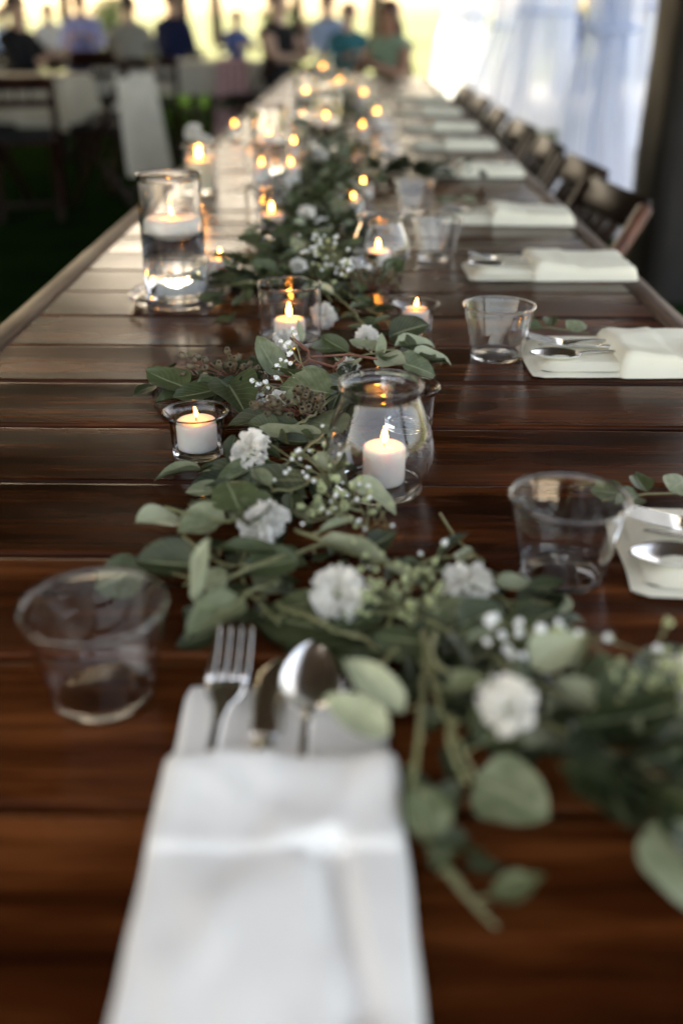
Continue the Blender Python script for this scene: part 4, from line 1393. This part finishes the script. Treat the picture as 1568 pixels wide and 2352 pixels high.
carnation('small white carnation beyond the rim of the nearest hurricane jar', 800, 832, .03, (0, -.3, 1), .7, 11)
carnation('white carnation in dark leaves behind the short cylinder', 700, 487, .05, (-.2, -.7, .6), .95, 12)
carnation('white carnation lying at a slant left of the second hurricane jar', 748, 512, .04, (.3, -.5, .6), .9, 13)
carnation('small white carnation behind the rim of the glass cylinder', 684, 604, .04, (0, -.6, .8), .7, 14)
carnation('white carnation cut off by the right frame edge', 1560, 1545, .045, (-.2, -.4, .9), .85, 15)
carnation('blurred white carnation in greenery at the far left of the candles', 440, 296, .1, (-.1, -.6, .7), 1.3, 16)
carnation('blurred white carnation beside the far cream candle', 468, 318, .06, (.2, -.6, .7), 1.1, 17)
carnation('blurred white carnation down the middle of the far garland', 735, 350, .06, (0, -.6, .8), 1.1, 18)

# leaf sprigs slipped under the side napkins
for (px, py, lb, dx) in ((1500, 1165, 'eucalyptus sprig under the spoon of the cropped napkin', .02), (1260, 770, 'eucalyptus sprig behind the spoon of the second napkin', .01), (1050, 470, 'eucalyptus sprig on the fourth napkin', .01)):
    t = thing('leaf_sprig', lb, 'sprig', at(px, py, .012), (0, 0, rng.uniform(-.3, .3)), 'eucalyptus sprigs on the napkins')
    st = MB().tube([(-.04, .012, .004), (0, .014, .006), (.05, .01, .004)], .001, .0007, 5)
    obj('stem', st.mesh('stem', M['stem']), t)
    for k, (a, b) in enumerate((((-.02, .014, .006), (-.045, .03, .008)), ((.0, .014, .008), (.0, .04, .012)), ((.02, .014, .007), (.045, .03, .012)), ((-.01, .01, .006), (-.035, -.004, .008)))):
        o = obj('leaf', ROUND[k % 5], t)
        o.matrix_local = leaf_matrix(Vector(a), Vector(b), Vector((0, -.5, 1))); o['tone'] = (.5, .3, .7, .4)[k]

# ------------------------------------------------------------------ folding chairs
def chair_proto(label, wood_='chair', pad='pad', cover=None):
    """front of the seat towards local +Y, the back leans to -Y"""
    t = thing('folding_chair', label, 'chair', (0, 0, 0))
    def part(name, mb, m, bw=.004):
        return obj(name, bevel(mb.mesh(name, M[m], False), bw, 1), t)
    for s in (-1, 1):
        part('stile', MB().bar((s * .205, .20, .0), (s * .205, -.245, .80), .026, .042, Vector((1, 0, 0))), wood_)
        part('leg', MB().bar((s * .175, -.24, .0), (s * .175, .15, .455), .024, .036, Vector((1, 0, 0))), wood_)
    part('top_rail', MB().bar((-.19, -.238, .775), (.19, -.238, .775), .022, .085, Vector((0, -.49, .87))), wood_)
    part('back_rail', MB().bar((-.19, -.178, .665), (.19, -.178, .665), .018, .05, Vector((0, -.49, .87))), wood_)
    for x in (-.08, 0, .08):
        part('back_slat', MB().bar((x, -.226, .745), (x, -.187, .685), .03, .012, Vector((1, 0, 0))), wood_, .002)
    part('stretcher', MB().bar((-.17, -.17, .085), (.17, -.17, .085), .02, .03), wood_)
    part('seat_frame', MB().box((0, .02, .445), (.365, .39, .024)), wood_)
    bm_ = bevel(MB().box((0, .02, .478), (.35, .37, .04)).mesh('seat_pad', M[pad], False), .014, 3)
    obj('seat_pad', bm_, t)
    if cover:
        v, f = cloth_slab(-.175, .175, -.10, .10, 0, .012, 20, 12, 4, .01, .004)
        Mx = Matrix.Translation((0, -.172, .628)) @ Matrix.Rotation(R(61), 4, 'X')
        me = mesh('sash', [Mx @ Vector(p_) for p_ in v], f, M[cover])
        obj('sash', me, t)
    return t
CH = [(.40, 2.50, 'dark folding chair nearest the timber pillar with a pale green sash'), (0.42, 3.0, 'second dark folding chair on the right side with its sash showing'), (0.41, 3.55, 'third dark folding chair along the right side of the table'),
      (0.41, 4.15, 'fourth dark folding chair along the right side, near the curtain foot'), (0.4, 4.8, 'fifth dark folding chair along the right side of the table'), (0.4, 5.5, 'sixth dark folding chair along the right side, far and blurred'), (0.4, 6.25, 'last dark folding chair on the right, by the far table end')]
G = 'dark folding chairs along the right side of the table'
c0 = chair_proto(CH[0][2], 'chair', 'pad', 'mint')
c0['group'] = G
M['red_stile'] = wood('worn_red_wood', (.04, .012, .006), (.10, .032, .016), (.18, .07, .04), 2, (.3, .45))
near_stile = min((q_ for q_ in c0.children if q_.name.startswith('stile')), key=lambda q_: q_.data.vertices[0].co.x)
c0.location = (CH[0][0], CH[0][1], .008 if False else .004); c0.rotation_euler.z = R(90 + 8); c0.scale = (.94, .94, .935)
for (x, y, lb) in CH[1:]:
    dup(c0, lb, (x, y, .004), (0, 0, R(90 + rng.uniform(-6, 6))), G)
near_stile.material_slots[0].link = 'OBJECT'
near_stile.material_slots[0].material = M['red_stile']
near_stile['label'] = 'worn red brown stile on the side nearest the camera'

# ------------------------------------------------------------------ the other tables under the roof
def side_table(label, clabel, x, y, w_, d_, rz, cl, drop, seed, group='other guest tables'):
    t = thing('guest_table', label, 'table', (x, y, .004), (0, 0, rz), group)
    obj('tabletop', bevel(MB().box((0, 0, .715), (w_, d_, .03)).mesh('tabletop', M['plank'], False), .004, 1), t)
    for a in (-1, 1):
        for b in (-1, 1):
            obj('leg', bevel(MB().bar((a * (w_ / 2 - .12), b * (d_ / 2 - .1), 0), (a * (w_ / 2 - .12), b * (d_ / 2 - .1), .7), .045, .045).mesh('leg', M['chair'], False), .004, 1), t)
    rr = random.Random(seed)
    hw, hd = w_ / 2 + .012, d_ / 2 + .012
    v, f = [], []
    loop = []
    n = 34
    for s_, (a, b) in enumerate((((-hw, -hd), (hw, -hd)), ((hw, -hd), (hw, hd)), ((hw, hd), (-hw, hd)), ((-hw, hd), (-hw, -hd)))):
        for i in range(n):
            q = i / n
            loop.append((a[0] + (b[0] - a[0]) * q, a[1] + (b[1] - a[1]) * q))
    rows = 9
    m_ = len(loop)
    for j in range(rows):
        h = j / (rows - 1)
        for i, (px, py) in enumerate(loop):
            k = 1 + .12 * h * (.35 + .65 * math.sin(i * .55 + seed) * math.sin(i * .21 + 1)) + .02 * h
            v.append((px * k, py * k, .737 - drop * h - .004 * (j > 0) + (.05 * h * abs(math.sin(i * PI / n)) if False else 0)))
    for j in range(rows - 1):
        for i in range(m_):
            f.append((j * m_ + i, (j + 1) * m_ + i, (j + 1) * m_ + (i + 1) % m_, j * m_ + (i + 1) % m_))
    f.append(tuple(range(m_)))
    o = obj('tablecloth', mesh('tablecloth', v, f, M[cl]), None, (x, y, .004), (0, 0, rz))
    tag(o, clabel, 'tablecloth', 'cloths on the other tables')
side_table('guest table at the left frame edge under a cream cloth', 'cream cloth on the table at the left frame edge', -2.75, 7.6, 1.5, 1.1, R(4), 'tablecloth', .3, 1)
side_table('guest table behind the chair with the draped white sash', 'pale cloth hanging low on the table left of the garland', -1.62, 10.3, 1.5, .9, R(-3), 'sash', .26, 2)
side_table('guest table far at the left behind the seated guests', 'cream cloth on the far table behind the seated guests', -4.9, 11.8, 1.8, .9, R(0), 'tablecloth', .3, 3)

M['black_pad'] = cloth('black_pad', (.012, .012, .013), (.02, .02, .02))
LG = 'dark chairs at the other tables'
l0 = chair_proto('mahogany chair at the cream covered table, facing away', 'mahogany', 'black_pad')
l0.location = (-2.05, 6.45, .004); l0.rotation_euler.z = R(15); l0['group'] = LG
for (x, y, a, lb) in ((-2.95, 6.2, -8, 'dark chair at the left frame edge with a long white sash'), (-1.62, 6.95, 70, 'dark chair with a white sash draped down its back, right of the cream table'), (-1.75, 9.15, 10, 'dark chair in front of the low hanging pale cloth'), (-2.45, 6.75, -20, 'dark chair pushed up to the front of the cream covered table'), (-1.7, 7.7, 100, 'dark chair at the right end of the cream covered table'), (-2.2, 9.4, -5, 'dark chair left of the one before the pale cloth'), (-3.3, 8.4, 185, 'dark chair behind the cream covered table'),
                      (-.95, 9.5, 75, 'dark chair of the guest in black'), (-3.5, 11.0, 0, 'dark chair of the guest in the grey shirt'), (-2.75, 11.2, 15, 'dark chair of the guest in navy'), (-4.6, 9.0, 60, 'dark chair of the guest silhouetted at far left'), (.3, 8.55, 200, 'dark chair of the woman at the far table end')):
    dup(l0, lb, (x, y, .004), (0, 0, R(a)), LG)
def draped(label, top, w0, w1, drop, rz, seed, m='sash', cat='sash', name='draped_sash'):
    """strip of cloth hanging over a chair back, flaring towards its lower end"""
    v, f = [], []
    nu, nv = 22, 26
    for side in (0, 1):
        pass
    for j in range(nv + 1):
        s_ = j / nv * (drop + .22) - .22
        for i in range(nu + 1):
            u = i / nu - .5
            wd = w0 + (w1 - w0) * max(0, s_) / drop
            fold = .022 * math.sin(u * 26 + seed) * (.3 + max(0, s_) / drop)
            if s_ < 0:
                y, z = .035 - .02 * (s_ / .22), s_ * -1 * -1
                v.append((u * wd, .04, s_))
            else:
                v.append((u * wd + .04 * s_ * math.sin(seed), -.035 - .12 * s_ + fold, -s_))
    for j in range(nv):
        for i in range(nu):
            a = j * (nu + 1) + i
            f.append((a, a + 1, a + nu + 2, a + nu + 1))
    # the piece in front (s<0) is carried over the rail to the back piece
    o = obj(name, mesh(name, v, f, M[m]), None, top, (0, 0, rz))
    tag(o, label, cat, 'cloths hung over chairs and table edges')
draped('long white sash hanging from the chair at the left frame edge', (-2.93, 5.95, .815), .22, .30, .62, R(-8), 1)
draped('white sash spreading down from the back of the chair right of the cream table', (-1.42, 6.78, .815), .30, .36, .60, R(50), 2)
draped('dusty pink cloth hanging from the edge of the pale covered table', (-1.13, 9.78, .80), .26, .34, .68, R(4), 4, 'pink', 'cloth', 'hanging_cloth')

# ------------------------------------------------------------------ guests
SKINM = {}
def skin_m(c):
    if c not in SKINM:
        SKINM[c] = noisy('skin', c, tuple(x * 1.12 for x in c), 30, .55, 0, **{'Subsurface Weight': .1, 'Subsurface Scale': .01})
    return SKINM[c]
CLM = {}
def cl_m(nm, c):
    if nm not in CLM:
        CLM[nm] = cloth(nm, c, tuple(min(1, x * 1.15 + .004) for x in c))
    return CLM[nm]
def person(label, loc, rz, pose='sit', top=('black_cloth', (.012, .012, .014)), bottom=('black_cloth', (.012, .012, .014)), hair=(.03, .018, .012), long_hair=False, dress=False, skin=(.5, .31, .23), bare_arms=False, arms='lap', turn=0., k=1.):
    """body grown from a skeleton; facing local -Y"""
    V, E, Rr, G_ = [], [], [], []
    def add(p, r, g, par=None):
        V.append(Vector(p)); Rr.append(r); G_.append(g)
        if par is not None:
            E.append((par, len(V) - 1))
        return len(V) - 1
    sit = pose == 'sit'
    hz = .52 if sit else .95
    pel = add((0, .03, hz), .135, 'hip')
    wai = add((0, .03, hz + .17), .125, 'torso', pel)
    che = add((0, .015, hz + .36), .145, 'torso', wai)
    upc = add((0, .02, hz + .455), .105, 'torso', che)
    nek = add((0, .01, hz + .535), .054, 'skin', upc)
    jaw = add((0, -.012, hz + .60), .062, 'skin', nek)
    mid = add((0, -.012, hz + .67), .079, 'skin', jaw)
    crn = add((0, -.0, hz + .735), .072, 'skin', mid)
    add((0, .004, hz + .78), .04, 'skin', crn)
    for s in (-1, 1):
        sh = add((s * .165, .02, hz + .44), .062, 'torso', upc)
        if arms == 'lap':
            el = (s * .225, -.03, hz + .19); wr = (s * .14, -.24, hz + .19)
        elif arms == 'table':
            el = (s * .24, -.14, hz + .22); wr = (s * .10, -.33, hz + .30)
        elif arms == 'raised':
            el = (s * .24, -.13, hz + .26); wr = (s * .07, -.22, hz + .46) if s > 0 else (s * .12, -.30, hz + .27)
        else:
            el = (s * .225, .03, hz + .15); wr = (s * .235, -.05, hz - .08)
        ua = add(Vector((s * .165, .02, hz + .44)).lerp(Vector(el), .5), .05, 'sleeve', sh)
        e_ = add(el, .041, 'sleeve', ua)
        fa = add(Vector(el).lerp(Vector(wr), .5), .037, 'fore', e_)
        w_ = add(wr, .026, 'skin', fa)
        d = (Vector(wr) - Vector(el)).normalized()
        pc = Vector(wr) + d * .06
        pm = add(pc, .034, 'skin', w_)
        lat = d.cross(Vector((0, 0, 1))).normalized()
        for q, ln_ in enumerate((.062, .072, .068, .052)):
            o = lat * ((q - 1.5) * .019)
            a_ = add(pc + d * .035 + o, .0105, 'skin', pm)
            b_ = add(pc + d * (.035 + ln_ * .55) + o + Vector((0, 0, -.008)), .0095, 'skin', a_)
            add(pc + d * (.035 + ln_ * .95) + o + Vector((0, 0, -.026)), .008, 'skin', b_)
        th = add(pc - d * .02 - lat * s * .038, .012, 'skin', pm)
        add(pc + d * .025 - lat * s * .055 + Vector((0, 0, -.01)), .010, 'skin', th)
        if sit:
            hip = add((s * .09, -.03, hz - .01), .095, 'hip', pel)
            tm = add((s * .11, -.23, hz + .0), .082, 'leg', hip)
            kn = add((s * .12, -.43, hz - .01), .062, 'leg', tm)
            cf = add((s * .12, -.42, hz - .2), .054, 'leg', kn)
            an = add((s * .12, -.40, .09), .036, 'leg', cf)
            hl = add((s * .12, -.42, .045), .042, 'shoe', an)
            add((s * .125, -.56, .035), .034, 'shoe', hl)
        else:
            hip = add((s * .09, .02, hz - .08), .095, 'hip', pel)
            tm = add((s * .10, .015, hz - .26), .08, 'leg', hip)
            kn = add((s * .105, .005, hz - .46), .058, 'leg', tm)
            cf = add((s * .105, .025, hz - .62), .054, 'leg', kn)
            an = add((s * .105, .03, .09), .036, 'leg', cf)
            hl = add((s * .11, .02, .045), .04, 'shoe', an)
            add((s * .125, -.13, .035), .034, 'shoe', hl)
    me = bpy.data.meshes.new('tmp')
    me.from_pydata([tuple(v_) for v_ in V], E, [])
    ob = bpy.data.objects.new('tmp', me)
    COL.objects.link(ob)
    sk = ob.modifiers.new('skin', 'SKIN')
    for i, sv in enumerate(me.skin_vertices[0].data):
        sv.radius = (Rr[i] * (1.18 if G_[i] == 'torso' and V[i].x == 0 else 1), Rr[i] * (.82 if G_[i] in ('torso', 'hip') and abs(V[i].x) < .01 else 1))
        sv.use_root = (i == 0)
    ob.modifiers.new('sub', 'SUBSURF').levels = 1
    dg = bpy.context.evaluated_depsgraph_get()
    body = bpy.data.meshes.new_from_object(ob.evaluated_get(dg))
    COL.objects.unlink(ob); bpy.data.objects.remove(ob)
    # face: push a nose forward, press the eye sockets
    hc = Vector((0, -.012, hz + .66))
    for v_ in body.vertices:
        c = v_.co
        if (c - hc).length < .14 and c.y < -.05:
            c.y -= .020 * math.exp(-((c.x / .014) ** 2) - ((c.z - hz - .645) / .02) ** 2)
            for s in (-1, 1):
                c.y += .010 * math.exp(-(((c.x - s * .03) / .016) ** 2) - ((c.z - hz - .672) / .014) ** 2)
    body.name = 'body'
    body.materials.clear(); body.materials.append(skin_m(skin))
    body.polygons.foreach_set('use_smooth', [True] * len(body.polygons))
    t = thing('person', label, 'person', loc, (0, 0, rz), 'wedding guests')
    t.scale = (k, k, k)
    obj('body', body, t)
    segs = [(V[a], V[b], G_[b], Rr[b]) for a, b in E]
    def grp(p):
        best, bd = None, 9
        for a, b, g, r_ in segs:
            ab = b - a
            q = max(0, min(1, (p - a).dot(ab) / ab.length_squared))
            d = (p - a - ab * q).length - r_ * .6
            if d < bd:
                bd, best = d, g
        return best
    body.calc_loop_triangles()
    fg = [grp(f_.center) for f_ in body.polygons]
    nrm = [v_.normal.copy() for v_ in body.vertices]
    def garment(name, groups, m, off, side=0):
        used, v, f = {}, [], []
        for f_, g in zip(body.polygons, fg):
            if g in groups and side * f_.center.x >= 0:
                q = []
                for i in f_.vertices:
                    if i not in used:
                        used[i] = len(v); v.append(body.vertices[i].co + nrm[i] * off)
                    q.append(used[i])
                f.append(q)
        obj(name, mesh(name, v, f, m), t)
    sl_ = ['torso'] + ([] if bare_arms else ['sleeve', 'fore'])
    garment('dress_top' if dress else 'shirt', sl_ + (['hip'] if dress else []), cl_m(*top), .010)
    garment('trousers', ['hip', 'leg'], cl_m(*bottom), .008)
    for s in (-1, 1):
        garment('shoe', ['shoe'], cl_m('dark_shoe', (.02, .015, .012)), .006, s)
    if dress:
        v, f = [], []
        rows = 8
        for j in range(rows):
            h = j / (rows - 1)
            for i in range(24):
                a = 2 * PI * i / 24
                if sit:
                    cy, cz = -.02 - .4 * min(1, h * 1.6), hz + .02 - max(0, h - .55) * .75
                    rx, ry, rzz = .17 + .06 * h, .12, .12
                    v.append((rx * math.cos(a), cy, cz + rzz * math.sin(a)) if h < .6 else (rx * math.cos(a), cy - .05 + .13 * math.sin(a), cz))
                else:
                    rx = .16 + .16 * h
                    v.append((rx * math.cos(a), .02 + rx * .8 * math.sin(a), hz + .05 - .65 * h))
        for j in range(rows - 1):
            for i in range(24):
                f.append((j * 24 + i, (j + 1) * 24 + i, (j + 1) * 24 + (i + 1) % 24, j * 24 + (i + 1) % 24))
        obj('skirt', mesh('skirt', v, f, cl_m(*top)), t)
    # hair: a cap over the skull, longer if the guest's hair is long
    hm = noisy('hair', hair, tuple(min(1, x * 1.8 + .004) for x in hair), 120, .5, .4)
    v, f = [], []
    rows, sg = 9, 20
    for j in range(rows):
        th = PI * .62 * j / (rows - 1)
        for i in range(sg):
            a = 2 * PI * i / sg
            front = max(0, -math.sin(a))
            th2 = th * (1 - .42 * front)
            r_ = .098 + .004 * math.sin(i * 5.1 + j)
            v.append((r_ * .92 * math.sin(th2) * math.cos(a), .002 + r_ * 1.06 * math.sin(th2) * math.sin(a), hz + .70 + r_ * 1.08 * math.cos(th2)))
    if long_hair:
        for j in range(7):
            h = (j + 1) / 7
            for i in range(sg):
                a = 2 * PI * i / sg
                fr = max(0, -math.sin(a))
                rx = .10 + .02 * math.sin(h * 3) + .006 * math.sin(i * 4.3 + j)
                v.append((rx * math.cos(a), .03 + .085 * max(-.35, math.sin(a)) + .01 * h, hz + .66 - h * .32 * (1 - .5 * fr)))
        rows += 7
    for j in range(rows - 1):
        for i in range(sg):
            f.append((j * sg + i, (j + 1) * sg + i, (j + 1) * sg + (i + 1) % sg, j * sg + (i + 1) % sg))
    obj('hair', mesh('hair', v, f, hm), t)
    for s in (-1, 1):
        obj('eye', MB().ball((s * .03, -.078, hz + .672), .0105, 8, 6).mesh('eye', mat_eye), t)
        obj('ear', MB().ball((s * .081, .0, hz + .662), .02, 8, 6, None, (.35, .7, 1.25)).mesh('ear', skin_m(skin)), t)
    obj('mouth', MB().ball((0, -.079, hz + .610), .02, 8, 6, None, (1.1, .35, .3)).mesh('mouth', mat_lip), t)
    return t
mat_eye = mat('eye_dark', (.02, .015, .012), .2)
mat_lip = mat('lips', (.32, .12, .1), .5)
NAVY = ('navy_cloth', (.012, .018, .06)); BLK = ('black_cloth', (.011, .011, .013)); GREY = ('grey_shirt', (.24, .235, .22)); BLUE = ('blue_cloth', (.06, .10, .26))
LAV = ('lavender_cloth', (.30, .32, .62)); TEAL = ('teal_cloth', (.02, .12, .14)); MINT = ('mint_dress', (.22, .32, .24)); SKY = ('light_blue_shirt', (.30, .42, .66)); KHAKI = ('khaki_cloth', (.2, .16, .1)); WHT = ('white_shirt', (.7, .7, .7))
def gp(px, Y):
    v_ = PY(px, 100, Y); return v_.x
person('dark clothed seated guest silhouetted near the left frame edge', (gp(46, 9.3), 9.3, .004), R(70), top=BLK, arms='table', k=0.98)
person('seated guest in a grey shirt with back turned, left of the garland', (gp(300, 11.2), 11.2, .004), R(180 + 10), top=GREY, bottom=BLK, hair=(.02, .014, .01), arms='table', k=1.0)
person('seated guest in navy beside the one in grey', (gp(402, 11.5), 11.5, .004), R(150), top=NAVY, bottom=BLK, arms='lap', k=1.05)
person('guest in black seated sideways left of the table end, bare forearm raised', (gp(640, 9.6), 9.6, .004), R(60), top=BLK, bottom=BLK, hair=(.035, .02, .012), bare_arms=True, arms='raised', skin=(.5, .32, .25), k=1.02)
person('long haired woman seated at the far table end in a mint dress', (gp(893, 8.8), 8.8, .004), R(-35), top=MINT, bottom=MINT, dress=True, hair=(.05, .02, .012), long_hair=True, bare_arms=True, arms='table', skin=(.36, .18, .12), k=.94)
person('guest in teal seated behind the far table end', (gp(800, 11.2), 11.2, .004), R(20), top=TEAL, bottom=NAVY, arms='table', k=0.94)
person('guest in light blue seated left of the far flame', (gp(752, 12.6), 12.6, .004), R(-20), top=SKY, bottom=KHAKI, arms='lap', k=1.04)
person('guest in bright blue far behind the pink cloth', (gp(545, 15.2), 15.2, .004), R(40), top=BLUE, bottom=BLK, arms='table', k=0.9)
person('guest in lavender seated far behind the cream table', (gp(192, 14.2), 14.2, .004), R(10), top=LAV, bottom=BLUE, arms='table', k=1.06)
person('guest in light blue seated far at the left frame edge', (gp(14, 14.8), 14.8, .004), R(-30), top=SKY, bottom=KHAKI, arms='lap', k=0.93)
person('guest in white seated far behind the long sash', (gp(118, 15.5), 15.5, .004), R(30), top=WHT, bottom=KHAKI, arms='lap', k=0.97)
person('woman in a bright blue dress standing on the paving by the widest curtain', (gp(1312, 12.6), 12.6, .008), R(50), 'stand', top=BLUE, bottom=BLUE, dress=True, long_hair=True, arms='down', k=.78)
person('guest in a blue grey shirt seated right of the curtains', (gp(1462, 13.4), 13.4, .008), R(60), top=('blue_grey_shirt', (.14, .2, .34)), bottom=BLK, arms='lap', k=1.0)
person('dark haired guest in navy seated left of the blue grey shirt', (gp(1405, 15.4), 15.4, .008), R(-40), top=NAVY, bottom=BLK, arms='lap', k=0.95)
FC = 'plain chairs of the far guests'
for (px, Y, a, z, lb) in ((800, 11.2, 200, .004, 'dark chair of the guest in teal'), (752, 12.6, 160, .004, 'dark chair of the guest in light blue behind the table end'), (545, 15.2, 220, .004, 'dark chair of the guest in bright blue'), (192, 14.2, 190, .004, 'dark chair of the guest in lavender'),
                          (14, 14.8, 150, .004, 'dark chair of the far guest at the left edge'), (118, 15.5, 210, .004, 'dark chair of the guest in white'), (1462, 13.4, 240, .008, 'dark chair of the guest in blue grey'), (1405, 15.4, 140, .008, 'dark chair of the guest in navy on the right')):
    dup(l0, lb, (gp(px, Y), Y, z), (0, 0, R(a)), FC)
